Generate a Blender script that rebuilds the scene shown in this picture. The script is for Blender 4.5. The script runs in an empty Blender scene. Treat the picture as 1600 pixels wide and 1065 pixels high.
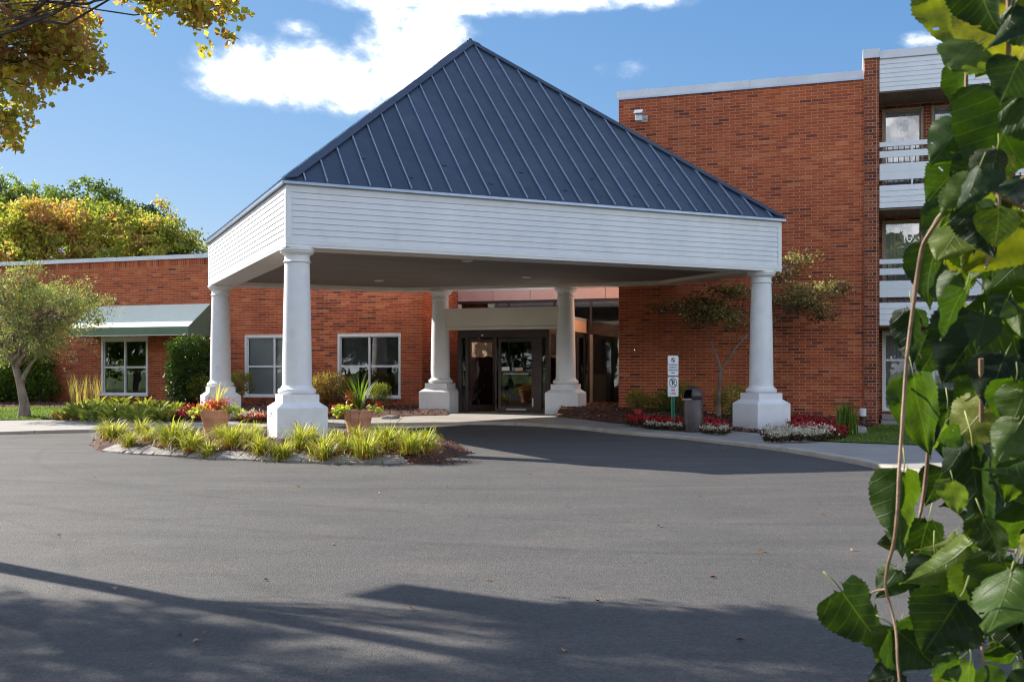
import bpy, bmesh, math, random
import numpy as np
from mathutils import Vector, Matrix, geometry

R = math.radians
rnd = random.Random(11)
nr = np.random.default_rng(7)
sc = bpy.context.scene
COL = sc.collection

# ------------------------------------------------------------------ camera
EYE = 1.40
cam_d = bpy.data.cameras.new('camera')
cam = bpy.data.objects.new('camera', cam_d)
COL.objects.link(cam)
cam.location = (0, 0, EYE)
cam.rotation_euler = (R(90), 0, 0)
cam_d.sensor_width = 36.0
cam_d.lens = 36.0 * 1588 / 1600
cam_d.shift_y = (578 - 532.5) / 1600
cam_d.clip_start = 0.05
cam_d.clip_end = 1500
cam_d.dof.use_dof = True
cam_d.dof.focus_distance = 20
cam_d.dof.aperture_fstop = 13
sc.camera = cam

# ------------------------------------------------------------------ light
SUN_EL = 31.0
SX, SY = -0.850, 0.527          # horizontal direction towards the sun
sun_vec = Vector((SX * math.cos(R(SUN_EL)), SY * math.cos(R(SUN_EL)), math.sin(R(SUN_EL))))
sd = bpy.data.lights.new('sun', 'SUN')
sd.energy = 3.3
sd.angle = R(0.53)
sd.color = (1.0, 0.93, 0.82)
so = bpy.data.objects.new('sun', sd)
COL.objects.link(so)
so.rotation_euler = sun_vec.to_track_quat('Z', 'Y').to_euler()

sc.view_settings.view_transform = 'Standard'
sc.view_settings.look = 'None'
sc.view_settings.exposure = 1.74
sc.view_settings.gamma = 1.0
sc.view_settings.use_curve_mapping = False
sc.cycles.use_denoising = True
sc.cycles.pixel_filter_type = 'BLACKMAN_HARRIS'
sc.cycles.filter_width = 1.15
sc.cycles.max_bounces = 8
sc.cycles.transparent_max_bounces = 12
sc.cycles.caustics_reflective = False
sc.cycles.caustics_refractive = False

world = bpy.data.worlds.new('World')
sc.world = world
world.use_nodes = True
wn, wl = world.node_tree.nodes, world.node_tree.links
wn.clear()


def wnode(t, **k):
    n = wn.new(t)
    for a, b in k.items():
        setattr(n, a, b)
    return n


def wmath(op, a, b=None, clamp=False):
    n = wnode('ShaderNodeMath', operation=op, use_clamp=clamp)
    for i, v in enumerate((a, b)):
        if v is None:
            continue
        if isinstance(v, (int, float)):
            n.inputs[i].default_value = v
        else:
            wl.new(v, n.inputs[i])
    return n.outputs[0]


sky = wnode('ShaderNodeTexSky', sky_type='NISHITA')
sky.sun_disc = False
sky.sun_elevation = R(SUN_EL)
sky.sun_rotation = math.atan2(SX, SY)
sky.altitude = 200
sky.air_density = 1.0
sky.dust_density = 0.2
sky.ozone_density = 2.8
wtc = wnode('ShaderNodeTexCoord')
sep = wnode('ShaderNodeSeparateXYZ')
wl.new(wtc.outputs['Generated'], sep.inputs[0])
az = wmath('ARCTAN2', sep.outputs[0], sep.outputs[1])
hyp = wmath('SQRT', wmath('ADD', wmath('MULTIPLY', sep.outputs[0], sep.outputs[0]), wmath('MULTIPLY', sep.outputs[1], sep.outputs[1])))
el = wmath('ARCTAN2', sep.outputs[2], hyp)
cmb = wnode('ShaderNodeCombineXYZ')
wl.new(az, cmb.inputs[0])
wl.new(wmath('MULTIPLY', el, 1.5), cmb.inputs[1])
n1 = wnode('ShaderNodeTexNoise')
n1.inputs['Scale'].default_value = 13
n1.inputs['Detail'].default_value = 9
n1.inputs['Roughness'].default_value = 0.6
n1.inputs['Distortion'].default_value = 0.25
wl.new(cmb.outputs[0], n1.inputs['Vector'])
n2 = wnode('ShaderNodeTexNoise')
n2.inputs['Scale'].default_value = 3.1
n2.inputs['Detail'].default_value = 6
n2.inputs['Roughness'].default_value = 0.55
wl.new(cmb.outputs[0], n2.inputs['Vector'])
n3 = wnode('ShaderNodeTexNoise')
n3.inputs['Scale'].default_value = 34
n3.inputs['Detail'].default_value = 6
n3.inputs['Roughness'].default_value = 0.62
wl.new(cmb.outputs[0], n3.inputs['Vector'])
# one bank of cloud: az, el, half widths (radians) and strength
BANK = []
for (cx, cy, rx, ry, s) in [(385, 112, 92, 44, 1.0), (470, 118, 110, 46, 1.0), (560, 132, 100, 44, 1.0), (640, 105, 78, 66, 1.0),
                            (655, 45, 78, 52, .9), (680, 2, 150, 22, .85), (560, -30, 300, 22, .9), (850, -8, 180, 26, .85), (985, 0, 100, 16, .65),
                            (330, 102, 40, 32, .85), (975, 106, 24, 15, .25), (1455, 60, 40, 10, .4), (470, 48, 26, 10, .3), (620, -160, 320, 90, 1.0)]:
    a0 = math.atan((cx - 800) / 1588)
    e0 = math.atan((578 - cy) / 1588 * math.cos(a0))
    BANK.append((a0, e0, rx / 1588 * math.cos(a0) ** 2, ry / 1588, s))
dens = None
for (a0, e0, ra, re, s) in BANK:
    da = wmath('DIVIDE', wmath('SUBTRACT', az, a0), ra)
    de = wmath('DIVIDE', wmath('SUBTRACT', el, e0), re)
    q = wmath('SUBTRACT', s, wmath('MULTIPLY', wmath('ADD', wmath('MULTIPLY', da, da), wmath('MULTIPLY', de, de)), s * 0.72))
    q = wmath('MAXIMUM', q, -1.6)
    dens = q if dens is None else wmath('MAXIMUM', dens, q)
# bright cloud added over the unseen sky to lift the light on shaded faces
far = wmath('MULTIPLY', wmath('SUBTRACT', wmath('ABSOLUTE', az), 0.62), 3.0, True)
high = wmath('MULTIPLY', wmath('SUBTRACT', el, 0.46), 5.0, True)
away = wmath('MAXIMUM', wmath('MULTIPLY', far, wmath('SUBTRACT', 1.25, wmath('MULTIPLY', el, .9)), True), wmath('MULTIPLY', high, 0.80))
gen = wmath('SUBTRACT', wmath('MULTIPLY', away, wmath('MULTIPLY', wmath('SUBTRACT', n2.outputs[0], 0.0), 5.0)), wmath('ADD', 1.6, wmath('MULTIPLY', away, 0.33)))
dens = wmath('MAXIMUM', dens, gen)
ns = wmath('ADD', wmath('MULTIPLY', wmath('SUBTRACT', n1.outputs[0], 0.5), 2.6), wmath('MULTIPLY', wmath('SUBTRACT', n3.outputs[0], 0.5), 1.0))
fac = wmath('ADD', dens, ns)
mr = wnode('ShaderNodeMapRange', interpolation_type='SMOOTHSTEP')
mr.inputs['From Min'].default_value = -0.12
mr.inputs['From Max'].default_value = 1.05
wl.new(fac, mr.inputs['Value'])
thick = wnode('ShaderNodeMapRange', interpolation_type='SMOOTHSTEP')
thick.inputs['From Min'].default_value = 0.1
thick.inputs['From Max'].default_value = 1.7
wl.new(fac, thick.inputs['Value'])
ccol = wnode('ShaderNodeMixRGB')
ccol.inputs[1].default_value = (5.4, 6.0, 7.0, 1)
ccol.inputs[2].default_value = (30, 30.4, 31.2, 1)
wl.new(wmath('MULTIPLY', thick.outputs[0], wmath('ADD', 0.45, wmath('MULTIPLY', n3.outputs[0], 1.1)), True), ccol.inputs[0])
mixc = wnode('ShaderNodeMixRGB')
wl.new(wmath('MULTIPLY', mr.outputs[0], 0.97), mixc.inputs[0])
spc = wnode('ShaderNodeSeparateColor')
wl.new(sky.outputs[0], spc.inputs[0])
cbc = wnode('ShaderNodeCombineColor')
for i_, (ex_, k_) in enumerate(((.92, .72), (.64, 1.23), (.42, 2.31))):
    wl.new(wmath('MULTIPLY', wmath('POWER', spc.outputs[i_], ex_), k_), cbc.inputs[i_])
wl.new(cbc.outputs[0], mixc.inputs[1])
wl.new(ccol.outputs[0], mixc.inputs[2])
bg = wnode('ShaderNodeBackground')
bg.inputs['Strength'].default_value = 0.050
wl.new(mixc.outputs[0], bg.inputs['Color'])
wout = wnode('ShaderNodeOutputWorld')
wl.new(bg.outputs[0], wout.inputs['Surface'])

# ------------------------------------------------------------------ measuring helpers
F = 1588.0


def w3(px, py, Y):
    """point seen at photo pixel (px,py) at distance Y"""
    return Vector(((px - 800) / F * Y, Y, EYE - (py - 578) / F * Y))


def ss(t):
    t = min(1.0, max(0.0, t))
    return t * t * (3 - 2 * t)


def G(x, y):
    """height of the ground: level forecourt that rises a little to the door"""
    q = .314 * x + .949 * y
    return .18 * ss((q - 20.5) / 5.5) * ss((8.5 - x) / 7.5)


def gp(px, py, dz=0.0):
    z = 0.0
    for _ in range(12):
        Y = (EYE - z) * F / (py - 578)
        X = (px - 800) / F * Y
        z = G(X, Y) + dz
    return (X, Y)


PHI = R(-18.3)
Lv = Vector((math.cos(PHI), math.sin(PHI), 0))        # along the facades
Nin = Vector((-math.sin(PHI), math.cos(PHI), 0))      # into the building
P0 = Vector((-2.9, 30.6, 0))                          # wing frame
PR = Vector((2.89, 27.53, 0))                         # block frame


def U(px, P, y=0.0):
    """facade coordinate of the photo column px on the plane at depth y"""
    k = (px - 800) / F
    a = P + Nin * y
    return (k * a.y - a.x) / (Lv.x - k * Lv.y)


def Zat(px, py, P, y=0.0):
    a = P + Nin * y + Lv * U(px, P, y)
    return EYE - (py - 578) / F * a.y


# ------------------------------------------------------------------ object helpers
def tag(o, label=None, cat=None, group=None, kind=None):
    if label: o['label'] = label
    if cat: o['category'] = cat
    if group: o['group'] = group
    if kind: o['kind'] = kind
    return o


def empty(name, loc=(0, 0, 0), rz=0.0):
    o = bpy.data.objects.new(name, None)
    COL.objects.link(o)
    o.location = loc
    o.rotation_euler = (0, 0, rz)
    o.empty_display_size = 0.3
    return o


def link(name, me, mat=None, parent=None, loc=(0, 0, 0), rot=(0, 0, 0), scale=(1, 1, 1)):
    o = bpy.data.objects.new(name, me)
    COL.objects.link(o)
    if mat is not None and len(me.materials) == 0:
        me.materials.append(mat)
    if parent is not None:
        o.parent = parent
    o.location = loc
    o.rotation_euler = rot
    o.scale = scale
    return o


def kids(o):
    return [c for c in o.children]


def copy_tree(o, parent=None):
    c = o.copy()
    COL.objects.link(c)
    c.parent = parent
    for ch in list(o.children):
        copy_tree(ch, c)
    return c


class MB:
    def __init__(s):
        s.v = []; s.f = []; s.t = []

    def add(s, vs, fs, tone=0.5):
        b = len(s.v)
        s.v += [tuple(p) for p in vs]
        s.f += [tuple(b + i for i in f) for f in fs]
        s.t += [tone] * len(vs)
        return s

    def box(s, x0, x1, y0, y1, z0, z1, tone=0.5):
        return s.add([(x0, y0, z0), (x1, y0, z0), (x1, y1, z0), (x0, y1, z0), (x0, y0, z1), (x1, y0, z1), (x1, y1, z1), (x0, y1, z1)],
                     [(0, 3, 2, 1), (4, 5, 6, 7), (0, 1, 5, 4), (1, 2, 6, 5), (2, 3, 7, 6), (3, 0, 4, 7)], tone)

    def brick(s, x0, x1, y0, y1, z0, z1, tone):
        return s.add([(x0, y0, z0), (x1, y0, z0), (x1, y1, z0), (x0, y1, z0), (x0, y0, z1), (x1, y0, z1), (x1, y1, z1), (x0, y1, z1)],
                     [(0, 3, 2, 1), (4, 5, 6, 7), (0, 1, 5, 4), (1, 2, 6, 5), (3, 0, 4, 7)], tone)

    def prism(s, poly, d, tone=.5):
        """poly: list of 3d points, extruded by the vector d"""
        n = len(poly)
        d = Vector(d)
        a = [Vector(p) for p in poly]
        vs = a + [p + d for p in a]
        fs = [tuple(range(n))[::-1], tuple(range(n, 2 * n))]
        for i in range(n):
            j = (i + 1) % n
            fs.append((i, j, n + j, n + i))
        return s.add(vs, fs, tone)

    def tube(s, pts, rad, n=8, cap=True, tone=.5):
        pts = [Vector(p) for p in pts]
        if isinstance(rad, (int, float)):
            rad = [rad] * len(pts)
        vs = []
        ref = Vector((0.31, 0.2, 0.93))
        for i, p in enumerate(pts):
            a = pts[max(0, i - 1)]; b = pts[min(len(pts) - 1, i + 1)]
            d = (b - a).normalized()
            if abs(d.dot(ref)) > .97:
                r2 = Vector((1, 0, 0))
            else:
                r2 = ref
            u = d.cross(r2).normalized(); w = d.cross(u)
            for k in range(n):
                an = 2 * math.pi * k / n
                vs.append(p + (u * math.cos(an) + w * math.sin(an)) * rad[i])
        fs = []
        for i in range(len(pts) - 1):
            for k in range(n):
                j = (k + 1) % n
                fs.append((i * n + k, i * n + j, (i + 1) * n + j, (i + 1) * n + k))
        if cap:
            fs.append(tuple(range(n))[::-1])
            fs.append(tuple(range((len(pts) - 1) * n, len(pts) * n)))
        return s.add(vs, fs, tone)

    def lathe(s, prof, n=32, c=(0, 0, 0), cap=True, tone=.5):
        vs = []
        for r, z in prof:
            for k in range(n):
                a = 2 * math.pi * k / n
                vs.append((c[0] + r * math.cos(a), c[1] + r * math.sin(a), c[2] + z))
        fs = []
        for i in range(len(prof) - 1):
            for k in range(n):
                j = (k + 1) % n
                fs.append((i * n + k, i * n + j, (i + 1) * n + j, (i + 1) * n + k))
        if cap:
            fs.append(tuple(range(n))[::-1])
            fs.append(tuple(range((len(prof) - 1) * n, len(prof) * n)))
        return s.add(vs, fs, tone)

    def mesh(s, name, smooth=False):
        me = bpy.data.meshes.new(name)
        me.from_pydata(s.v, [], s.f)
        at = me.attributes.new('tone', 'FLOAT', 'POINT')
        at.data.foreach_set('value', s.t)
        if smooth:
            me.polygons.foreach_set('use_smooth', [True] * len(me.polygons))
            try:
                me.set_sharp_from_angle(angle=R(38))
            except Exception:
                pass
        me.update()
        return me

    def build(s, name, mat, parent=None, smooth=False, bevel=0.0, loc=(0, 0, 0), rot=(0, 0, 0)):
        o = link(name, s.mesh(name, smooth), mat, parent, loc, rot)
        if bevel:
            m = o.modifiers.new('bevel', 'BEVEL')
            m.width = bevel; m.segments = 2; m.limit_method = 'ANGLE'; m.angle_limit = R(35)
            m.harden_normals = False
        return o


def np_mesh(name, V, Fc, tone):
    """V (n,3), Fc (m,k) with k=3 or 4"""
    me = bpy.data.meshes.new(name)
    n, m, k = len(V), len(Fc), Fc.shape[1]
    me.vertices.add(n)
    me.vertices.foreach_set('co', np.ascontiguousarray(V, dtype=np.float32).ravel())
    me.loops.add(m * k)
    me.loops.foreach_set('vertex_index', Fc.astype(np.int32).ravel())
    me.polygons.add(m)
    me.polygons.foreach_set('loop_start', np.arange(0, m * k, k, dtype=np.int32))
    at = me.attributes.new('tone', 'FLOAT', 'POINT')
    at.data.foreach_set('value', tone.astype(np.float32))
    me.update(calc_edges=True)
    me.validate()
    return me


def unit(a):
    return a / np.maximum(np.linalg.norm(a, axis=1, keepdims=True), 1e-6)


def leaves(name, P, D, L, W, tone, fold=.15, nrm=None):
    """two folded triangles per leaf"""
    P = np.asarray(P, float); n = len(P)
    D = unit(np.asarray(D, float))
    if nrm is None:
        nrm = nr.normal(size=(n, 3))
    S = unit(np.cross(D, nrm)); Nn = np.cross(S, D)
    L = np.broadcast_to(np.asarray(L, float), (n,))[:, None]; W = np.broadcast_to(np.asarray(W, float), (n,))[:, None]
    a = P; b = P + D * L * .48 + S * W * .5 + Nn * W * fold; c = P + D * L; d = P + D * L * .48 - S * W * .5 + Nn * W * fold
    V = np.stack([a, b, c, d], 1).reshape(-1, 3)
    i = np.arange(n)[:, None] * 4
    Fc = np.concatenate([i + [0, 1, 2], i + [0, 2, 3]], 0)
    return np_mesh(name, V, Fc, np.repeat(tone, 4))


def blades(name, P, az, lean, L, W, tone, droop=.5, tone_tip=None):
    """curved grass blades: 3 joints"""
    P = np.asarray(P, float); n = len(P)
    h = np.stack([np.cos(az), np.sin(az), np.zeros(n)], 1)
    s = np.stack([-np.sin(az), np.cos(az), np.zeros(n)], 1)
    up = np.array([0, 0, 1.0])
    L = np.broadcast_to(L, (n,))[:, None]; W = np.broadcast_to(W, (n,))[:, None]
    lean = np.broadcast_to(lean, (n,))[:, None]; droop = np.broadcast_to(droop, (n,))[:, None]
    d0 = up * np.cos(lean) + h * np.sin(lean)
    l1 = lean + droop
    d1 = up * np.cos(l1) + h * np.sin(l1)
    l2 = l1 + droop * 1.3
    d2 = up * np.cos(l2) + h * np.sin(l2)
    p1 = P + d0 * L * .42; p2 = p1 + d1 * L * .33; p3 = p2 + d2 * L * .25
    V = np.stack([P - s * W * .5, P + s * W * .5, p1 - s * W * .45, p1 + s * W * .45, p2 - s * W * .3, p2 + s * W * .3, p3], 1).reshape(-1, 3)
    i = np.arange(n)[:, None] * 7
    Fc = np.concatenate([i + [0, 1, 3], i + [0, 3, 2], i + [2, 3, 5], i + [2, 5, 4], i + [4, 5, 6]], 0)
    T = np.repeat(tone, 7).reshape(n, 7)
    if tone_tip is not None:
        T = T + np.array([-.25, -.25, 0, 0, .05, .05, .12]) * tone_tip
    return np_mesh(name, V, Fc, T.ravel())


# ------------------------------------------------------------------ materials
def new_mat(name):
    m = bpy.data.materials.new(name)
    m.use_nodes = True
    nt = m.node_tree
    nt.nodes.clear()
    out = nt.nodes.new('ShaderNodeOutputMaterial')
    b = nt.nodes.new('ShaderNodeBsdfPrincipled')
    nt.links.new(b.outputs[0], out.inputs[0])
    return m, nt, b, out


def ramp(nt, src, stops):
    r = nt.nodes.new('ShaderNodeValToRGB')
    e = r.color_ramp.elements
    while len(e) > 1:
        e.remove(e[-1])
    e[0].position = stops[0][0]; e[0].color = (*stops[0][1], 1)
    for p, c in stops[1:]:
        x = e.new(p); x.color = (*c, 1)
    if src is not None:
        nt.links.new(src, r.inputs[0])
    return r.outputs[0]


def coords(nt, kind='world'):
    if kind == 'world':
        return nt.nodes.new('ShaderNodeNewGeometry').outputs['Position']
    return nt.nodes.new('ShaderNodeTexCoord').outputs['Object']


def noise(nt, co, scale, detail=4, rough=.55, stretch=None):
    n = nt.nodes.new('ShaderNodeTexNoise')
    n.inputs['Scale'].default_value = scale
    n.inputs['Detail'].default_value = detail
    n.inputs['Roughness'].default_value = rough
    if stretch:
        mp = nt.nodes.new('ShaderNodeMapping')
        mp.inputs['Scale'].default_value = stretch
        nt.links.new(co, mp.inputs[0]); co = mp.outputs[0]
    nt.links.new(co, n.inputs['Vector'])
    return n.outputs[0]


def mixrgb(nt, a, b, fac, mode='MIX'):
    n = nt.nodes.new('ShaderNodeMixRGB')
    n.blend_type = mode
    for i, v in ((0, fac), (1, a), (2, b)):
        if isinstance(v, (int, float)):
            n.inputs[i].default_value = v
        elif isinstance(v, tuple):
            n.inputs[i].default_value = (*v, 1)
        else:
            nt.links.new(v, n.inputs[i])
    return n.outputs[0]


def nmath(nt, op, a, b=None, clamp=False):
    n = nt.nodes.new('ShaderNodeMath'); n.operation = op; n.use_clamp = clamp
    for i, v in enumerate((a, b)):
        if v is None: continue
        if isinstance(v, (int, float)): n.inputs[i].default_value = v
        else: nt.links.new(v, n.inputs[i])
    return n.outputs[0]


def bump(nt, b, h, strength=.3, dist=.01):
    n = nt.nodes.new('ShaderNodeBump')
    n.inputs['Strength'].default_value = strength
    n.inputs['Distance'].default_value = dist
    nt.links.new(h, n.inputs['Height'])
    nt.links.new(n.outputs[0], b.inputs['Normal'])


def pm(name, c1, c2, scale=6, rough=.6, bmp=.15, bscale=40, metal=0.0, spec=.4, co='world', lo=.35, hi=.65, dirt=None, bdist=.006, stretch=None):
    m, nt, b, out = new_mat(name)
    cc = coords(nt, co)
    n = noise(nt, cc, scale, 5, .6, stretch)
    col = ramp(nt, n, [(lo, c1), (hi, c2)])
    if dirt:
        d = noise(nt, cc, dirt[1], 6, .65)
        f = ramp(nt, d, [(dirt[2], (0, 0, 0)), (dirt[3], (1, 1, 1))])
        col = mixrgb(nt, col, dirt[0], f)
    nt.links.new(col, b.inputs['Base Color'])
    b.inputs['Roughness'].default_value = rough
    b.inputs['Metallic'].default_value = metal
    b.inputs['Specular IOR Level'].default_value = spec
    if bmp:
        bump(nt, b, noise(nt, cc, bscale, 4, .6, stretch), bmp, bdist)
    return m


def foliage(name, stops, trans=.35, rough=.5, spec=.35, src='tone', nscale=None, tcol=1.25):
    m, nt, b, out = new_mat(name)
    if src == 'tone':
        a = nt.nodes.new('ShaderNodeAttribute'); a.attribute_name = 'tone'
        v = a.outputs['Fac']
    else:
        v = nt.nodes.new('ShaderNodeObjectInfo').outputs['Random']
    if nscale:
        v = nmath(nt, 'ADD', v, nmath(nt, 'MULTIPLY', nmath(nt, 'SUBTRACT', noise(nt, coords(nt), nscale, 3), .5), .6))
    col = ramp(nt, v, stops)
    nt.links.new(col, b.inputs['Base Color'])
    b.inputs['Roughness'].default_value = rough
    b.inputs['Specular IOR Level'].default_value = spec
    t = nt.nodes.new('ShaderNodeBsdfTranslucent')
    tc = mixrgb(nt, col, (tcol, tcol * 1.05, tcol * .55), 1.0, 'MULTIPLY')
    nt.links.new(tc, t.inputs[0])
    mx = nt.nodes.new('ShaderNodeMixShader')
    mx.inputs[0].default_value = trans
    nt.links.new(b.outputs[0], mx.inputs[1]); nt.links.new(t.outputs[0], mx.inputs[2])
    nt.links.new(mx.outputs[0], out.inputs[0])
    return m


def brick_mat(name, src, mul=None):
    m, nt, b, out = new_mat(name)
    if src == 'tone':
        a = nt.nodes.new('ShaderNodeAttribute'); a.attribute_name = 'tone'; v = a.outputs['Fac']
    else:
        v = nt.nodes.new('ShaderNodeObjectInfo').outputs['Random']
    cc = coords(nt)
    col = ramp(nt, v, [(0.0, (.18, .052, .036)), (.12, (.23, .064, .040)), (.22, (.33, .080, .040)), (.5, (.42, .102, .044)), (.8, (.49, .135, .056)), (1.0, (.56, .20, .095))])
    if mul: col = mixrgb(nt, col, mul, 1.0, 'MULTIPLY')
    big = noise(nt, cc, .55, 4, .6)
    col = mixrgb(nt, col, ramp(nt, big, [(.3, (.78, .72, .70)), (.7, (1.16, 1.12, 1.05))]), .75, 'MULTIPLY')
    strk = noise(nt, cc, 1.3, 5, .65, (1, 1, .14))
    col = mixrgb(nt, col, ramp(nt, strk, [(.32, (.74, .72, .72)), (.6, (1.06, 1.05, 1.04))]), .75, 'MULTIPLY')
    effl = ramp(nt, noise(nt, cc, .9, 7, .7), [(.62, (0, 0, 0)), (.80, (1, 1, 1))])
    col = mixrgb(nt, col, (.50, .33, .27), nmath(nt, 'MULTIPLY', effl, .45))
    col = mixrgb(nt, col, (1.05, 1.01, .95), 1.0, 'MULTIPLY')
    fine = noise(nt, cc, 34, 5, .7)
    col = mixrgb(nt, col, ramp(nt, fine, [(.3, (.62, .6, .6)), (.62, (1.12, 1.12, 1.12))]), .7, 'MULTIPLY')
    nt.links.new(col, b.inputs['Base Color'])
    b.inputs['Roughness'].default_value = .85
    b.inputs['Specular IOR Level'].default_value = .25
    bump(nt, b, noise(nt, cc, 90, 5, .7), .5, .004)
    return m


def glass_mat(name, tint=(.62, .68, .68), rough=.0, refl=(.95, .95, .95), ior=1.9):
    m, nt, b, out = new_mat(name)
    nt.nodes.remove(b)
    tr = nt.nodes.new('ShaderNodeBsdfTransparent'); tr.inputs[0].default_value = (*tint, 1)
    gl = nt.nodes.new('ShaderNodeBsdfGlossy'); gl.inputs[0].default_value = (*refl, 1); gl.inputs['Roughness'].default_value = rough
    fr = nt.nodes.new('ShaderNodeFresnel'); fr.inputs[0].default_value = ior
    n = noise(nt, coords(nt), 1.6, 2)
    bp = nt.nodes.new('ShaderNodeBump'); bp.inputs['Strength'].default_value = .05; bp.inputs['Distance'].default_value = .03
    nt.links.new(n, bp.inputs['Height']); nt.links.new(bp.outputs[0], gl.inputs['Normal'])
    mx = nt.nodes.new('ShaderNodeMixShader')
    nt.links.new(fr.outputs[0], mx.inputs[0]); nt.links.new(tr.outputs[0], mx.inputs[1]); nt.links.new(gl.outputs[0], mx.inputs[2])
    nt.links.new(mx.outputs[0], out.inputs[0])
    return m


M = {}
M['brick'] = brick_mat('brick', 'tone')
M['brick1'] = brick_mat('brick_single', 'obj')
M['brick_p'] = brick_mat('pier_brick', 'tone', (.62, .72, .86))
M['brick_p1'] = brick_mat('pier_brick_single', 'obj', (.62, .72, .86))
M['mortar'] = pm('mortar', (.56, .34, .235), (.68, .45, .335), 3, .95, .4, 120, spec=.1)
M['white'] = pm('white_paint', (.76, .77, .79), (.82, .82, .83), 2.5, .45, .12, 60, dirt=((.55, .53, .50), 1.7, .62, .95))
M['column'] = pm('column_paint', (.78, .78, .80), (.83, .83, .84), 3, .42, .2, 30, dirt=((.62, .60, .57), 2.2, .60, .95))
M['column'] = None


def column_paint():
    m, nt, b, out = new_mat('column_paint')
    cc = coords(nt)
    col = ramp(nt, noise(nt, cc, 3, 5, .6), [(.35, (.77, .77, .79)), (.65, (.83, .83, .84))])
    d = ramp(nt, noise(nt, cc, 2.2, 6, .65), [(.56, (0, 0, 0)), (.9, (1, 1, 1))])
    col = mixrgb(nt, col, (.60, .58, .54), d)
    # splash marks just above the ground, and runs down the shaft
    sp_ = nt.nodes.new('ShaderNodeSeparateXYZ'); nt.links.new(coords(nt, 'obj'), sp_.inputs[0])
    low = nmath(nt, 'SUBTRACT', 1.0, nmath(nt, 'MULTIPLY', sp_.outputs[2], 4.5), True)
    spl = nmath(nt, 'MULTIPLY', low, nmath(nt, 'MULTIPLY', nmath(nt, 'SUBTRACT', noise(nt, cc, 16, 6, .7), .38), 4.0, True), True)
    col = mixrgb(nt, col, (.36, .31, .26), nmath(nt, 'MULTIPLY', spl, .6))
    run = ramp(nt, noise(nt, cc, 5, 5, .6, (1, 1, .06)), [(.55, (0, 0, 0)), (.75, (1, 1, 1))])
    col = mixrgb(nt, col, (.62, .61, .58), nmath(nt, 'MULTIPLY', run, .25))
    nt.links.new(col, b.inputs['Base Color'])
    b.inputs['Roughness'].default_value = .5
    bump(nt, b, noise(nt, cc, 30, 5, .6), .3, .006)
    return m


M['column'] = column_paint()
M['siding'] = pm('siding_paint', (.72, .74, .78), (.80, .81, .83), 1.3, .45, .15, 30, dirt=((.62, .61, .59), 2.2, .56, .95), stretch=(1, 1, .25))
M['cream'] = pm('cream_paint', (.66, .62, .56), (.73, .69, .63), 2, .5, .1, 30)
M['beam'] = pm('beam_paint', (.76, .71, .64), (.82, .77, .70), 1.5, .55, .1, 30)
M['pink'] = pm('salmon_stucco', (.66, .43, .36), (.72, .49, .42), 1.2, .8, .3, 70)
M['peach'] = pm('peach_stucco', (.66, .40, .27), (.72, .46, .32), 1.2, .8, .3, 70)
M['bronze'] = pm('bronze_aluminium', (.040, .028, .026), (.060, .042, .038), 4, .38, .03, 30, metal=.3, spec=.5)
M['flash'] = pm('coping_metal', (.50, .52, .56), (.58, .60, .64), 1.4, .38, .05, 12, metal=.35)
M['steel_grey'] = pm('grey_metal', (.45, .46, .48), (.55, .55, .56), 3, .4, .05, 30, metal=.4)
M['tan'] = pm('tan_paint', (.34, .27, .20), (.40, .32, .25), 2, .6, .1, 50)
M['soffit_b'] = pm('brown_soffit', (.20, .14, .10), (.26, .19, .14), 2, .6, .1, 50)
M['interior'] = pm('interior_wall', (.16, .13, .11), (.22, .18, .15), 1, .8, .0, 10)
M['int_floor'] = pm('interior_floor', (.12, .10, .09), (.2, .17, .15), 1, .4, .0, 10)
M['blind'] = pm('blind_slats', (.74, .77, .79), (.80, .82, .83), 3, .5, .0, 10)
M['blind_dark'] = pm('blind_slats_dark', (.13, .14, .15), (.2, .21, .22), 3, .5, .0, 10)
M['glass'] = glass_mat('window_glass', tint=(.86, .88, .88), ior=1.5)
M['glass_b'] = glass_mat('balcony_glass', tint=(.9, .9, .9), ior=1.9)
M['awn_top'] = pm('awning_canvas_lit', (.76, .80, .66), (.80, .84, .70), 3, .7, .1, 200)  # sunlit look of the slope is put into this paler colour
M['awn_side'] = pm('awning_canvas_shade', (.15, .215, .14), (.17, .24, .16), 3, .7, .1, 200)  # same canvas, darker tone of its shaded faces put into the colour
M['terra'] = pm('terracotta', (.62, .30, .17), (.70, .39, .24), 6, .75, .2, 60)
M['bark'] = pm('bark', (.16, .12, .095), (.30, .24, .20), 8, .9, .8, 30, bdist=.02, stretch=(1, 1, .35))
M['bark_d'] = pm('bark_dark', (.07, .055, .045), (.13, .10, .08), 8, .9, .8, 30, bdist=.02)
M['twig'] = pm('twig_bark', (.20, .12, .075), (.33, .21, .13), 30, .6, .5, 150, bdist=.002)
M['stone'] = pm('kerb_stone', (.24, .22, .205), (.34, .315, .30), 5, .85, .7, 24, bdist=.02, dirt=((.10, .09, .085), 7, .58, .75))
M['concrete'] = pm('concrete', (.27, .255, .235), (.34, .32, .295), 1.2, .85, .35, 60, dirt=((.24, .21, .18), 2.4, .5, .8))
M['kerbc'] = pm('kerb_concrete', (.38, .32, .25), (.46, .40, .33), 1.5, .85, .35, 60, dirt=((.22, .18, .14), 4, .55, .8))
M['soil'] = pm('bark_mulch_soil', (.055, .026, .018), (.12, .055, .035), 14, .95, .9, 40, bdist=.03)
M['mulch'] = foliage('mulch_chips', [(0, (.06, .022, .014)), (.4, (.15, .055, .032)), (.75, (.28, .12, .07)), (1, (.45, .26, .17))], 0.0, .9)
M['sod'] = pm('lawn_soil', (.05, .085, .012), (.085, .13, .018), 3, .95, .5, 60)
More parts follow.
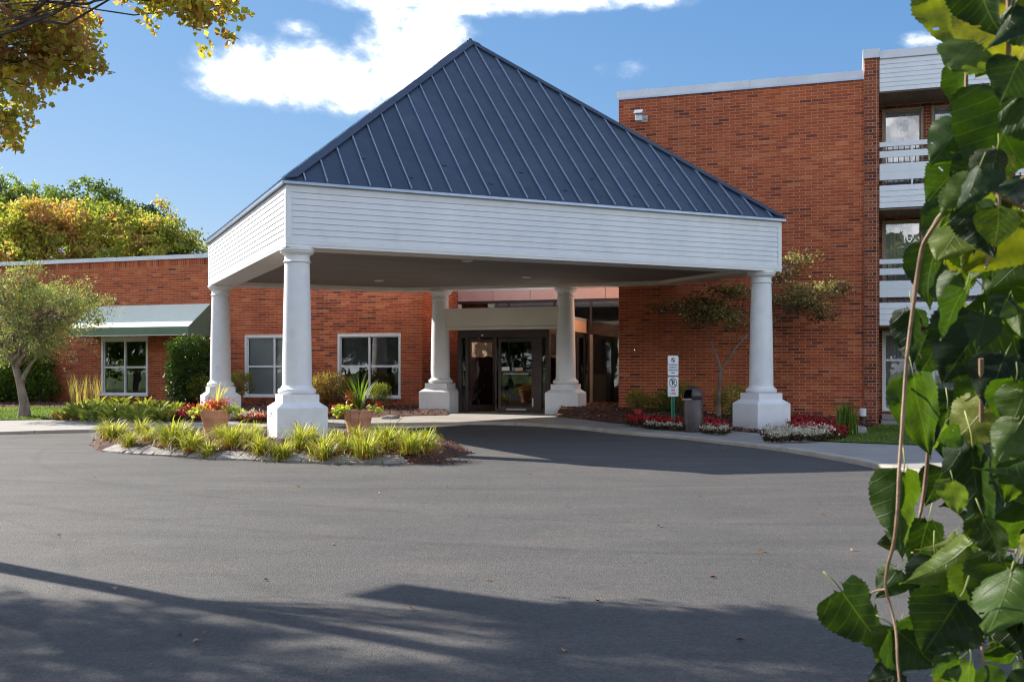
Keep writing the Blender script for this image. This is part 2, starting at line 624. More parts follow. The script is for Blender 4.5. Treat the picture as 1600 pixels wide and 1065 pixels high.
M['grass'] = foliage('lawn_grass', [(0, (.06, .11, .012)), (.5, (.13, .21, .018)), (1, (.24, .31, .03))], .45)
M['grass_far'] = pm('far_grass', (.05, .09, .015), (.10, .15, .025), .6, .95, .3, 5)
M['can'] = pm('bin_metal', (.055, .045, .045), (.10, .08, .08), 3, .38, .1, 30, metal=.4)
M['post'] = pm('green_post', (.015, .20, .12), (.02, .26, .16), 5, .4, .05, 30)
M['sign'] = pm('sign_face', (.74, .74, .77), (.80, .80, .82), 3, .35, .0, 30)
M['black'] = pm('black_print', (.02, .02, .025), (.035, .035, .04), 3, .5, .0, 30)
M['red_print'] = pm('red_print', (.55, .05, .05), (.62, .07, .07), 3, .5, .0, 30)
M['seam'] = pm('roof_seam_highlight', (.26, .33, .44), (.34, .41, .52), 2, .3, .05, 30, metal=.5)  # paler than the roof: sun highlight put into the seam colour


def roof_mat():
    m, nt, b, out = new_mat('blue_grey_roof_metal')
    cc = coords(nt)
    col = ramp(nt, noise(nt, cc, .5, 5, .6), [(.3, (.030, .049, .086)), (.7, (.043, .064, .106))])
    d = ramp(nt, noise(nt, cc, 2.2, 6, .7), [(.55, (0, 0, 0)), (.8, (1, 1, 1))])
    col = mixrgb(nt, col, (.08, .10, .145), nmath(nt, 'MULTIPLY', d, .5))
    oi = nt.nodes.new('ShaderNodeObjectInfo').outputs['Random']
    col = mixrgb(nt, col, ramp(nt, oi, [(0, (.9, .9, .9)), (1, (1.1, 1.1, 1.1))]), 1.0, 'MULTIPLY')
    nt.links.new(col, b.inputs['Base Color'])
    b.inputs['Specular IOR Level'].default_value = .35
    nt.links.new(nmath(nt, 'ADD', nmath(nt, 'MULTIPLY', noise(nt, cc, 3, 4), .25), .40), b.inputs['Roughness'])
    bump(nt, b, noise(nt, cc, 1.6, 2, .5, (1, 1, .5)), .9, .04)
    return m


M['roof'] = roof_mat()


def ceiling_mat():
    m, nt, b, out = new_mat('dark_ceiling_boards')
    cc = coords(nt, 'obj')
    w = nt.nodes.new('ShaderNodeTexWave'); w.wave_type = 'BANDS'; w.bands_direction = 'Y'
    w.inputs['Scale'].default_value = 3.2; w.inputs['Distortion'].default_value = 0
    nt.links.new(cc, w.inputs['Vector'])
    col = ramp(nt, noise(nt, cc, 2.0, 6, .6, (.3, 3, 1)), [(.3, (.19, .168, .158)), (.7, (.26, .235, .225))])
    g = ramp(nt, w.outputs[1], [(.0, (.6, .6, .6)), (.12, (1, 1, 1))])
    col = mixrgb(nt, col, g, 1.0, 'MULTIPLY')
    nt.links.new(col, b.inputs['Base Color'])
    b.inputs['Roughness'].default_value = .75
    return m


M['ceiling'] = ceiling_mat()


def asphalt_mat():
    m, nt, b, out = new_mat('asphalt')
    cc = coords(nt)
    base = ramp(nt, noise(nt, cc, .35, 6, .6), [(.3, (.071, .069, .068)), (.7, (.094, .090, .087))])
    warm = ramp(nt, noise(nt, cc, .9, 5, .65), [(.5, (0, 0, 0)), (.8, (1, 1, 1))])
    base = mixrgb(nt, base, (.122, .104, .095), nmath(nt, 'MULTIPLY', warm, .7))
    # aggregate
    v = nt.nodes.new('ShaderNodeTexVoronoi'); v.inputs['Scale'].default_value = 95
    nt.links.new(cc, v.inputs['Vector'])
    ag = ramp(nt, v.outputs['Color'], [(.0, (.66, .66, .66)), (.5, (1, 1, 1)), (.93, (1.15, 1.15, 1.15)), (1.0, (1.9, 1.8, 1.7))])
    base = mixrgb(nt, base, ag, 1.0, 'MULTIPLY')
    fn = ramp(nt, noise(nt, cc, 22, 6, .75), [(.3, (.66, .66, .66)), (.7, (1.28, 1.27, 1.25))])
    base = mixrgb(nt, base, fn, .9, 'MULTIPLY')
    gv = nt.nodes.new('ShaderNodeTexVoronoi'); gv.inputs['Scale'].default_value = 42
    nt.links.new(cc, gv.inputs['Vector'])
    gm_ = nmath(nt, 'MULTIPLY', nmath(nt, 'SUBTRACT', noise(nt, cc, .6, 6, .7), .52), 7.0, True)
    chips = nmath(nt, 'MULTIPLY', nmath(nt, 'SUBTRACT', .16, gv.outputs['Distance']), 9.0, True)
    base = mixrgb(nt, base, (.24, .21, .19), nmath(nt, 'MULTIPLY', nmath(nt, 'MULTIPLY', chips, gm_), .8))
    oil = ramp(nt, noise(nt, cc, 2.6, 3, .5), [(.70, (1, 1, 1)), (.76, (.62, .62, .63))])
    base = mixrgb(nt, base, oil, .8, 'MULTIPLY')
    # worn patches, streaky along the drive, and stains
    st = ramp(nt, noise(nt, cc, .8, 7, .7, (.45, 1.8, 1)), [(.32, (.76, .76, .78)), (.68, (1.14, 1.13, 1.11))])
    base = mixrgb(nt, base, st, .9, 'MULTIPLY')
    stain = ramp(nt, noise(nt, cc, 1.7, 7, .62), [(.60, (1, 1, 1)), (.74, (.66, .65, .65))])
    base = mixrgb(nt, base, stain, .7, 'MULTIPLY')
    # tyre arcs: rings round the island end
    sepn = nt.nodes.new('ShaderNodeSeparateXYZ'); nt.links.new(cc, sepn.inputs[0])
    arcs = None
    for (cx, cy, r, wd) in ((-6.2, 3.0, 4.3, .10), (-6.2, 3.0, 5.9, .12), (-9.0, 5.0, 6.3, .07), (3.5, 22.0, 12.5, .10), (3.5, 22.0, 14.1, .12), (-1.0, 30.0, 17.6, .09)):
        dx = nmath(nt, 'SUBTRACT', sepn.outputs[0], cx); dy = nmath(nt, 'SUBTRACT', sepn.outputs[1], cy)
        d = nmath(nt, 'SQRT', nmath(nt, 'ADD', nmath(nt, 'MULTIPLY', dx, dx), nmath(nt, 'MULTIPLY', dy, dy)))
        a = nmath(nt, 'SUBTRACT', 1.0, nmath(nt, 'DIVIDE', nmath(nt, 'ABSOLUTE', nmath(nt, 'SUBTRACT', d, r)), wd), True)
        arcs = a if arcs is None else nmath(nt, 'MAXIMUM', arcs, a)
    brk = nmath(nt, 'MULTIPLY', nmath(nt, 'SUBTRACT', noise(nt, cc, 1.1, 5, .7), .33), 3.5, True)
    base = mixrgb(nt, base, (.70, .70, .71), nmath(nt, 'MULTIPLY', nmath(nt, 'MULTIPLY', arcs, brk), .85), 'MULTIPLY')
    # hairline cracks
    cr = nt.nodes.new('ShaderNodeTexVoronoi'); cr.feature = 'DISTANCE_TO_EDGE'; cr.inputs['Scale'].default_value = .22
    dn = nt.nodes.new('ShaderNodeTexNoise'); dn.inputs['Scale'].default_value = 1.4; dn.inputs['Detail'].default_value = 5
    nt.links.new(cc, dn.inputs['Vector'])
    dist = mixrgb(nt, cc, dn.outputs['Color'], .12, 'ADD')
    nt.links.new(dist, cr.inputs['Vector'])
    ck = ramp(nt, cr.outputs[0], [(0, (.6, .6, .6)), (.003, (1, 1, 1))])
    base = mixrgb(nt, base, ck, .25, 'MULTIPLY')
    nt.links.new(base, b.inputs['Base Color'])
    b.inputs['Roughness'].default_value = .82
    b.inputs['Specular IOR Level'].default_value = .35
    hgt = nmath(nt, 'ADD', nmath(nt, 'MULTIPLY', v.outputs['Distance'], -1.0), noise(nt, cc, 60, 5, .7))
    bump(nt, b, hgt, .7, .006)
    return m


M['asphalt'] = asphalt_mat()
# ================================================================== GROUND
def patch(name, poly, hfun, cell, mat, kind='structure'):
    """flat outline (x,y) meshed finely enough to follow hfun"""
    P = [Vector((p[0], p[1])) for p in poly]
    n = len(P)
    bpts = []
    for i in range(n):
        a, b = P[i], P[(i + 1) % n]
        k = max(1, int((b - a).length / cell))
        for j in range(k):
            bpts.append(a.lerp(b, j / k))
    nb = len(bpts)
    xs = [p.x for p in P]; ys = [p.y for p in P]
    inner = []

    def inside(x, y):
        c = False
        j = n - 1
        for i in range(n):
            if (P[i].y > y) != (P[j].y > y) and x < (P[j].x - P[i].x) * (y - P[i].y) / (P[j].y - P[i].y) + P[i].x:
                c = not c
            j = i
        return c
    x = min(xs) + cell * .5
    while x < max(xs):
        y = min(ys) + cell * .5
        while y < max(ys):
            if inside(x, y):
                inner.append(Vector((x + rnd.uniform(-.15, .15) * cell, y + rnd.uniform(-.15, .15) * cell)))
            y += cell
        x += cell
    vs = bpts + inner
    es = [(i, (i + 1) % nb) for i in range(nb)]
    r = geometry.delaunay_2d_cdt(vs, es, [], 1, 1e-4)
    V = [(v.x, v.y, hfun(v.x, v.y)) for v in r[0]]
    me = bpy.data.meshes.new(name)
    me.from_pydata(V, [], [tuple(f) for f in r[2]])
    me.polygons.foreach_set('use_smooth', [True] * len(me.polygons))
    me.update()
    o = link(name, me, mat)
    if kind: o['kind'] = kind
    return o, inside


far = MB().add([(-600, -600, -.25), (600, -600, -.25), (600, 700, -.25), (-600, 700, -.25)], [(0, 1, 2, 3)])
o = far.build('ground', M['grass_far']); tag(o, kind='structure')

E_px = [(-420, 686), (-200, 680), (0, 676), (80, 673.5), (150, 672), (300, 669.5), (420, 667.5), (500, 665), (560, 662), (620, 660), (680, 658.8), (730, 658.6), (780, 659.2), (830, 660.6), (870, 663),
        (915, 668), (960, 674), (1010, 678.5), (1065, 683), (1114, 688.8), (1150, 692.5), (1177, 695.5), (1220, 700.5), (1260, 706.5), (1300, 713), (1345, 721), (1395, 733), (1460, 740), (1600, 744), (1800, 748)]
I_px = [(-420, 664), (-200, 661), (0, 658), (80, 657), (150, 656.5), (240, 657.5), (420, 657), (500, 655.2), (560, 653.5), (650, 650.8), (700, 650)]
I2_px = [(872, 652.5), (910, 656.5), (960, 662.5), (1010, 666), (1067, 669.6), (1110, 672.5), (1150, 675), (1184, 678), (1215, 682), (1240, 686), (1280, 691.5), (1340, 694), (1420, 697), (1520, 700), (1660, 704), (1800, 706)]
E = [gp(*p) for p in E_px]
I1 = [gp(*p) for p in I_px]
I2 = [gp(*p) for p in I2_px]


def h_asph(x, y):
    # gentle undulation of an old car park
    return G(x, y) - .045 + .012 * math.sin(.7 * x + 1.3) * math.sin(.5 * y)


KW = .15


def offset_line(pts, d):
    out = []
    for i, p in enumerate(pts):
        a = Vector(pts[max(0, i - 1)]); b = Vector(pts[min(len(pts) - 1, i + 1)])
        t = (b - a).normalized()
        out.append((p[0] - t.y * d, p[1] + t.x * d))
    return out


lot = [(-45, -14), (-45, E[0][1])] + E + [(40, E[-1][1]), (40, -14)]
asphalt, _ = patch('asphalt', lot, h_asph, 1.1, M['asphalt'])

# kerb: concrete strips about three metres long with open joints
Ek = offset_line(E, KW)


def resample(pts, step):
    out = [Vector(pts[0])]
    for a, b in zip(pts[:-1], pts[1:]):
        a, b = Vector(a), Vector(b)
        k = max(1, round((b - a).length / step))
        for j in range(1, k + 1):
            out.append(a.lerp(b, j / k))
    return out


er = resample(E, .35)
i = 0
kerb_mesh_n = 0
while i < len(er) - 1:
    j = min(len(er) - 1, i + 8)
    seg = er[i:j + 1]
    mb = MB()
    inn = []
    for q in range(len(seg)):
        a = seg[max(0, q - 1)]; b = seg[min(len(seg) - 1, q + 1)]
        t = (b - a).normalized(); inn.append(Vector((seg[q].x - t.y * KW, seg[q].y + t.x * KW)))
    # pull the ends in for a joint
    seg = [p.copy() for p in seg]
    seg[0] = seg[0].lerp(seg[1], .03); inn[0] = inn[0].lerp(inn[1], .03)
    for q in range(len(seg) - 1):
        p, r_, s, t = seg[q], seg[q + 1], inn[q + 1], inn[q]
        z = [G(w.x, w.y) for w in (p, r_, s, t)]
        top = .028; rd = .015
        off = lambda w, v: Vector((w.x + (v.x - w.x) * .1, w.y + (v.y - w.y) * .1))
        p2, r2 = off(p, t), off(r_, s)
        mb.add([(p.x, p.y, z[0] - .12), (r_.x, r_.y, z[1] - .12), (r_.x, r_.y, z[1] + top - rd), (p.x, p.y, z[0] + top - rd),
                (p2.x, p2.y, z[0] + top), (r2.x, r2.y, z[1] + top), (s.x, s.y, z[2] + top), (t.x, t.y, z[3] + top)],
               [(0, 1, 2, 3), (3, 2, 5, 4), (4, 5, 6, 7)])
    o = mb.build('kerb', M['kerbc'], smooth=True); tag(o, kind='structure')
    i = j


def h_walk(x, y):
    return G(x, y) + .024


door_l = P0 + Lv * 0.0; 
sf = lambda x, y: tuple((P0 + Lv * x + Nin * y)[:2])
walk = Ek + [(I2[-1][0], I2[-1][1])] + I2[::-1][1:] + [sf(6.3, -.9), sf(6.46, 2.93), sf(.22, 2.93), sf(.22, .1)] + I1[::-1]
walk_o, in_walk = patch('sidewalk', walk, h_walk, .6, M['concrete'])

# expansion joints cut across the walk
jm = MB()
for k in range(len(er)):
    if k % 9 == 4:
        p = er[k]; a = er[max(0, k - 1)]; b = er[min(len(er) - 1, k + 1)]; t = (b - a).normalized(); n = Vector((-t.y, t.x))
        q0 = p + n * KW; L_ = .0
        while L_ < 3 and in_walk((q0 + n * (L_ + .1)).x, (q0 + n * (L_ + .1)).y):
            L_ += .1
        if L_ > .3:
            c = [q0 + t * .008, q0 + n * L_ + t * .008, q0 + n * L_ - t * .008, q0 - t * .008]
            jm.add([(w.x, w.y, h_walk(w.x, w.y) + .004) for w in c], [(0, 3, 2, 1)])
o = jm.build('sidewalk_joint', M['bark_d'], parent=walk_o)


def wall_d(x, y, P):
    v = Vector((x, y, 0)) - P
    return v.x * Lv.x + v.y * Lv.y, -(v.x * Nin.x + v.y * Nin.y)     # along, in front


def pl_dist(x, y, L_):
    d = 99; p = Vector((x, y))
    for a, b in zip(L_[:-1], L_[1:]):
        a, b = Vector(a), Vector(b)
        t = max(0, min(1, (p - a).dot(b - a) / max((b - a).length_squared, 1e-6)))
        d = min(d, (p - a.lerp(b, t)).length)
    return d


def h_bedL(x, y):
    a, d = wall_d(x, y, P0)
    b = .13 * ss((4.6 - d) / 4.2) * ss((a + 30) / 4) * ss(pl_dist(x, y, I1) / .9)
    return G(x, y) + .03 + b + .012 * math.sin(3.1 * x) * math.cos(2.7 * y)


def h_bedR(x, y):
    a, d = wall_d(x, y, PR)
    b = .21 * ss((3.4 - d) / 2.8) * ss((6.9 - a) / 1.6) * ss((a + 3.3) / 1.5) * ss(pl_dist(x, y, I2[:9]) / 1.0)
    return G(x, y) + .03 + b + .012 * math.sin(3.1 * x) * math.cos(2.7 * y)


wl_ = lambda x: tuple((P0 + Lv * x + Nin * .05)[:2])
# left: lawn up to px 118, then the planting bed to the door
lawnL = [gp(-420, 663.5), gp(-200, 660.5), gp(0, 657.6), gp(60, 656.5), gp(78, 655), gp(92, 648), gp(112, 643.5), gp(112, 641), gp(60, 640.2), gp(-100, 640), gp(-420, 641)]
lawn_l, in_lawnL = patch('lawn', lawnL, lambda x, y: h_bedL(x, y) + .0, .7, M['sod'])
bedL = [gp(78, 655.3), gp(60, 656.7), gp(150, 656.2), gp(240, 657.2), gp(420, 656.7), gp(500, 654.9), gp(560, 653.2), gp(650, 650.5), gp(700, 649.8), sf(.9, -.1), sf(.22, .05), wl_(-22), gp(-420, 640.8), gp(-100, 639.8), gp(60, 640.0), gp(112, 640.8), gp(113, 643.5), gp(93, 648.2)]
bedL[1] = gp(70, 656.6)
bed_l, in_bedL = patch('planting_bed', bedL, h_bedL, .5, M['soil'])
wr = lambda x: tuple((PR + Lv * x + Nin * .05)[:2])
bedR = [sf(4.95, 2.9), sf(4.95, -1.2), gp(868, 652.2)] + [gp(px, py - .3) for px, py in I2_px[1:10]] + [gp(1272, 690.2), gp(1300, 684), gp(1325, 676.5), gp(1350, 669), wr(6.9), wr(0), sf(6.46, 2.9)]
bed_r, in_bedR = patch('planting_bed', bedR, h_bedR, .45, M['soil'])
lawnR = [gp(1272, 690.6), gp(1340, 693.5), gp(1420, 696.5), gp(1520, 699.5), gp(1660, 703.5), gp(1800, 705.5), tuple((PR + Lv * 17)[:2]), wr(6.9), gp(1351, 669.3), gp(1326, 676.9), gp(1301, 684.4)]
lawn_r, in_lawnR = patch('lawn', lawnR, lambda x, y: G(x, y) + .035, .6, M['sod'])


def scatter(inside, poly, n, hf, cond=None):
    xs = [p[0] for p in poly]; ys = [p[1] for p in poly]
    out = []
    tries = 0
    while len(out) < n and tries < n * 30:
        tries += 1
        x = rnd.uniform(min(xs), max(xs)); y = rnd.uniform(min(ys), max(ys))
        if abs(x / max(y, 1)) > .62: continue
        if inside(x, y) and (cond is None or cond(x, y)):
            out.append((x, y, hf(x, y)))
    return np.array(out)


def grass_lawn(name, inside, poly, n, hf, Lh=.055):
    P = scatter(inside, poly, n, hf)
    k = len(P)
    az = nr.uniform(0, 6.28, k)
    tone = np.clip(.5 + .22 * nr.normal(size=k) + .25 * np.sin(P[:, 0] * 1.3) * np.cos(P[:, 1] * 1.9), 0, 1)
    me = blades(name, P - [0, 0, .005], az, nr.uniform(.05, .6, k), nr.uniform(.6, 1.3, k) * Lh, .011, tone, .35)
    o = link(name, me, M['grass']); tag(o, kind='stuff')


grass_lawn('lawn_grass', in_lawnL, lawnL, 26000, h_bedL, .07)
grass_lawn('lawn_grass', in_lawnR, lawnR, 15000, lambda x, y: G(x, y) + .035, .05)


def mulch(name, inside, poly, n, hf, sz=.06):
    P = scatter(inside, poly, n, hf)
    k = len(P)
    D = nr.normal(size=(k, 3)) * [1, 1, .28]
    nrm = nr.normal(size=(k, 3)) * [.5, .5, 1] + [0, 0, .6]
    me = leaves(name, P + [0, 0, .012], D, nr.uniform(.5, 1.4, k) * sz, nr.uniform(.25, .6, k) * sz, nr.uniform(0, 1, k), .2, nrm)
    o = link(name, me, M['mulch']); tag(o, kind='stuff')


mulch('bark_mulch', in_bedL, bedL, 11000, h_bedL, .075)
mulch('bark_mulch', in_bedR, bedR, 9000, h_bedR, .065)

# ================================================================== BUILDINGS
CR = .0813          # brick course
BL = .295           # brick module
JT = .011


def brick_wall(parent, x0, x1, z0, z1, opens=(), yb=0.0, single=None, n_single=0, soldier=None, seed=1, header=False, axis='x', off=0.0, darkp=.06, pier=False):
    """bricks stand proud of a recessed mortar bed. The front of the bricks lies at y=yb.
    single: (x,z) whose nearest full bricks become separate objects"""
    r = random.Random(seed)
    mb = MB()
    full = []
    row = 0
    z = z0
    def proud():
        return r.uniform(-.0022, .0012)
    def put(a, b, za, zb, whole):
        y = yb + proud()
        t = r.random()
        t = t * .2 if r.random() < darkp else .2 + .8 * (t * .7 + .3 * r.random())
        if whole and single is not None:
            full.append((a, b, za, zb, y))
        else:
            if axis == 'x':
                mb.brick(a, b, y, yb + .03, za, zb, t)
            else:
                mb.add([(yb + .0, a, za), (yb, b, za), (yb, b, zb), (yb, a, zb), (yb - .03, a, za), (yb - .03, b, za), (yb - .03, b, zb), (yb - .03, a, zb)],
                       [(0, 1, 2, 3), (0, 4, 5, 1), (3, 2, 6, 7), (0, 3, 7, 4), (1, 5, 6, 2)], t)
    ztop = z1
    if soldier:
        ztop = z1 - soldier
        x = x0
        w = CR
        while x < x1 - .02:
            put(x + JT / 2, min(x + w, x1) - JT / 2, ztop + JT / 2, z1, False)
            x += w
    while z < ztop - .02:
        zb = min(z + CR, ztop)
        mod = BL if not (header and row % 2) else BL / 3
        x = x0 - (0 if row % 2 == 0 else BL / 2) + (off if not header else 0)
        if header: x = x0
        while x < x1 - .005:
            a = max(x, x0); b = min(x + mod, x1)
            if b - a > .03:
                segs = [(a, b)]
                for (ox0, ox1, oz0, oz1) in opens:
                    if zb > oz0 + .02 and z < oz1 - .02:
                        ns = []
                        for (p, q) in segs:
                            if q <= ox0 or p >= ox1: ns.append((p, q)); continue
                            if p < ox0: ns.append((p, ox0))
                            if q > ox1: ns.append((ox1, q))
                        segs = ns
                for (p, q) in segs:
                    if q - p > .03:
                        put(p + JT / 2, q - JT / 2, z + JT / 2, zb - JT / 2, abs((q - p) - BL) < .002)
            x += mod
        z += CR; row += 1
    if single is not None:
        full.sort(key=lambda f: ((f[0] - single[0]) ** 2 + (f[2] - single[1]) ** 2))
        proto = None
        for i, (a, b, za, zb, y) in enumerate(full):
            if i < n_single:
                if proto is None:
                    q = MB().brick(0, b - a, 0, .03, 0, zb - za, .5)
                    me = q.mesh('brick')
                    proto = link('brick', me, M['brick_p1' if pier else 'brick1'], parent, (a, y, za))
                else:
                    c = proto.copy(); COL.objects.link(c); c.location = (a, y, za)
            else:
                t = r.random()
                t = t * .2 if r.random() < darkp else .2 + .8 * (t * .7 + .3 * r.random())
                mb.brick(a, b, y, yb + .03, za, zb, t)
    o = mb.build('brickwork', M['brick_p' if pier else 'brick'], parent); tag(o, kind='stuff')
    return o


def wall_core(parent, x0, x1, y0, y1, z0, z1, opens=(), mat=None, name='wall'):
    """mortar-coloured wall body with real openings"""
    xs = sorted(set([x0, x1] + [v for o in opens for v in o[:2] if x0 < v < x1]))
    mb = MB()
    for a, b in zip(xs[:-1], xs[1:]):
        cuts = [(o[2], o[3]) for o in opens if o[0] <= a + 1e-6 and o[1] >= b - 1e-6]
        z = z0
        for (c0, c1) in sorted(cuts):
            if c0 > z: mb.box(a, b, y0, y1, z, c0)
            z = c1
        if z < z1: mb.box(a, b, y0, y1, z, z1)
    bm = bmesh.new()
    me = mb.mesh(name)
    bm.from_mesh(me)
    bmesh.ops.remove_doubles(bm, verts=bm.verts, dist=1e-5)
    # drop the inner faces shared by neighbours
    seen = {}
    for f in bm.faces:
        k = tuple(sorted(v.index for v in f.verts))
        seen.setdefault(k, []).append(f)
    dead = [f for l in seen.values() if len(l) > 1 for f in l]
    bmesh.ops.delete(bm, geom=dead, context='FACES_ONLY')
    bm.to_mesh(me); bm.free()
    return link(name, me, mat or M['mortar'], parent)


def window(parent, x0, x1, z0, z1, y=0.0, depth=.10, cols=2, rail=None, trim=.07, tm='white', blind=None, blind_from=0.0, gm='glass', label=None, sill=True, header=0.0, louvre='h'):
    """frame part > pane, sash, blind sub-parts"""
    fr = MB()
    t = trim
    pz = z1 - header
    # outer casing, proud of the brick
    fr.box(x0, x0 + t, y - .03, y + depth, z0, z1)
    fr.box(x1 - t, x1, y - .03, y + depth, z0, z1)
    fr.box(x0 + t, x1 - t, y - .03, y + depth, z1 - t - header, z1)
    fr.box(x0 + t, x1 - t, y - .03, y + depth, z0, z0 + t * .8)
    if sill:
        fr.box(x0 - .03, x1 + .03, y - .06, y - .031, z0 - .02, z0 + t * .6)
    f = fr.build('window_frame', M[tm], parent, bevel=.004)
    if label: f['label'] = label
    ix0, ix1, iz0, iz1 = x0 + t, x1 - t, z0 + t * .8, z1 - t - header
    cw = (ix1 - ix0) / cols
    rl = rail if rail is not None else (iz0 + iz1) / 2
    for c in range(cols):
        a = ix0 + cw * c; b = a + cw
        m = .032
        for (za, zb) in ((iz0, rl), (rl, iz1)):
            s = MB()
            s.box(a + .004, a + m, y + .035, y + .075, za, zb)
            s.box(b - m, b - .004, y + .035, y + .075, za, zb)
            s.box(a + m, b - m, y + .035, y + .075, za + .002, za + m)
            s.box(a + m, b - m, y + .035, y + .075, zb - m, zb - .002)
            s.build('sash', M[tm], f)
            g = MB().box(a + m, b - m, y + .052, y + .058, za + m, zb - m)
            g.build('pane', M[gm], f)
        if c:
            MB().box(a - .025, a + .025, y + .0, y + .034, iz0, iz1).build('mullion', M[tm], f)
    if blind:
        bl = MB()
        zz0 = iz0 + (iz1 - iz0) * blind_from
        if louvre == 'h':
            z = iz1 - .03
            while z > zz0:
                bl.add([(ix0 + .02, y + .13, z), (ix1 - .02, y + .13, z), (ix1 - .02, y + .142, z + .029), (ix0 + .02, y + .142, z + .029)], [(0, 1, 2, 3)])
                z -= .032
        else:
            x = ix0 + .03
            while x < ix1 - .08:
                bl.add([(x, y + .13, zz0), (x + .085, y + .155, zz0), (x + .085, y + .155, iz1), (x, y + .13, iz1)], [(0, 1, 2, 3)])
                x += .09
        o = bl.build('blind', M[blind], f)
    return f


# ---- low brick wing ------------------------------------------------
wing = empty('brick_wing', P0, PHI)
tag(wing, 'low one-storey brick wing with green awning and white windows left of the entrance', 'building')
WX0, WX1, WH = -23.0, .22, 5.04
w1 = (U(159, P0), U(231.5, P0), .56, 2.52)
w2 = (U(383, P0), U(383, P0) + 2.12, .55, 2.50)
w3_ = (U(528, P0), U(626.5, P0), .55, 2.50)
w0 = (w1[0] - 7.4, w1[0] - 5.5, .56, 2.52)
opens = [w0, w1, w2, w3_]
wall_core(wing, WX0, WX1 - .008, .0045, .32, -.3, WH, opens)
brick_wall(wing, WX0, WX1, -.06, WH, opens, 0.0, single=(-2.6, 2.2), n_single=290, soldier=.235, seed=5)
# return into the entrance recess
wall_core(wing, WX1 - .32, WX1 - .0045, .33, 2.98, -.3, WH)
r_ = MB()
brick_wall(wing, .012, 2.93, -.06, WH, (), WX1, soldier=.235, seed=8, axis='y', header=False)
sl = MB()
for (a, b, c, d) in opens:
    x = a - .06
    while x < b + .06:
        sl.brick(x + .005, min(x + .083, b + .06) - .005, -.035, .03, c - .115, c - .025, rnd.uniform(.15, .7)); x += .083
sl.build('brick_sill', M['brick'], wing)
# parapet coping in lengths
x = WX0
while x < WX1:
    b = min(x + 3.05, WX1 + .05)
    c = MB()
    c.prism([(x + .004, -.055, WH - .0), (x + .004, -.07, WH - .012), (x + .004, -.06, WH + .125), (x + .004, .36, WH + .115), (x + .004, .36, WH + .09), (x + .004, -.045, WH + .0)], (b - x - .008, 0, 0))
    c.build('coping', M['flash'], wing)
    x = b
MB().box(WX0, WX1 - .1, .33, 16, WH - .4, WH - .3).build('roof', M['steel_grey'], wing)
MB().box(WX0, WX0 + .3, .33, 16, -.3, WH).build('side_wall', M['brick'], wing)
window(wing, *w1, tm='white', header=.07, label='two-light window below the green awning')
window(wing, *w0, tm='white', header=.07)
window(wing, *w2, tm='white', blind='blind', label='window with white blinds fully down')
window(wing, *w3_, tm='white', blind='blind_dark', blind_from=.45)
# dim rooms
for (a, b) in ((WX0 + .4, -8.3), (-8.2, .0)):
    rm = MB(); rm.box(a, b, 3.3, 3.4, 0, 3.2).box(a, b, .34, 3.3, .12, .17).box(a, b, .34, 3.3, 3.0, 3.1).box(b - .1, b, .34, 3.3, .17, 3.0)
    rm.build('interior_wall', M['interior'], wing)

# awning: sloped canvas, valance, triangular cheeks, white hem
aw_r = U(329, P0); aw_l = U(146, P0); AP = 1.17
zt, zf, zb = 3.53, 2.76, 2.49
aw = MB().prism([(aw_l, -.02, zt), (aw_r, -.02, zt), (aw_r, -AP, zf), (aw_l, -AP, zf)], (0, .012, .02)).build('awning', M['awn_top'], wing)
aw['label'] = 'pale green sloped canvas awning'
MB().box(aw_l, aw_r, -AP - .012, -AP - .001, zb + .03, zf + .005).build('valance', M['awn_side'], aw)
MB().box(aw_l, aw_r, -AP - .016, -AP - .001, zb, zb + .028).build('hem', M['cream'], aw)
for xx in (aw_l, aw_r - .012):
    MB().prism([(xx, -.02, zt - .012), (xx, -AP, zf - .012), (xx, -AP, zb + .0), (xx, -.02, zb + .0)], (.012, 0, 0)).build('awning_cheek', M['awn_side'], aw)
fm = MB()
for xx in np.linspace(aw_l + .05, aw_r - .05, 4):
    fm.tube([(xx, -.03, zb + .02), (xx, -AP + .03, zb + .02)], .015, 6)
    fm.tube([(xx, -.03, zt - .05), (xx, -AP + .03, zf - .03)], .015, 6)
fm.build('awning_frame', M['steel_grey'], aw)

# ---- entrance recess: storefront, stucco band, glazed vestibule -------
FZ = .20
ves = empty('entrance_vestibule', P0 + Vector((0, 0, 0)), PHI)
tag(ves, 'dark bronze glazed entrance vestibule with storefront behind and salmon stucco band above', 'entrance')
SY_ = 2.93
sx0, sx1 = .225, 6.6
jx = [sx0] + [U(p, P0, SY_) for p in (771, 829, 887.5, 946.5)] + [sx1 + .5]
for a, b in zip(jx[:-1], jx[1:]):
    MB().box(a + .009, b - .009, SY_ - .05, SY_ + .1, 3.64, 4.95).build('stucco_panel', M['pink'], ves)
MB().box(sx0, sx1 + .5, SY_ - .02, SY_ + .2, 3.645, 5.0).build('band_core', M['bronze'], ves)
MB().box(sx0, sx1 + .5, SY_ - .08, SY_ + .25, 4.951, 5.06).build('coping', M['flash'], ves)
sf_ = MB()
vx = [sx0, sx0 + .16, U(790, P0, SY_), U(866, P0, SY_), U(923, P0, SY_), sx1]
sf_.box(sx0, sx1, SY_ - .04, SY_ + .06, 3.55, 3.64).box(sx0, sx1, SY_ - .04, SY_ + .06, FZ - .05, FZ + .1)
sf_.box(sx0, sx1, SY_ - .035, SY_ + .055, 2.52, 2.60)
for xv in (U(795, P0, SY_), U(866, P0, SY_), sx1 - .06):
    sf_.box(xv - .03, xv + .03, SY_ - .05, SY_ + .065, FZ + .1, 3.55)
xv = U(923.5, P0, SY_)
sf_.box(xv - .03, xv + .03, SY_ - .05, SY_ + .065, 2.6, 3.55)
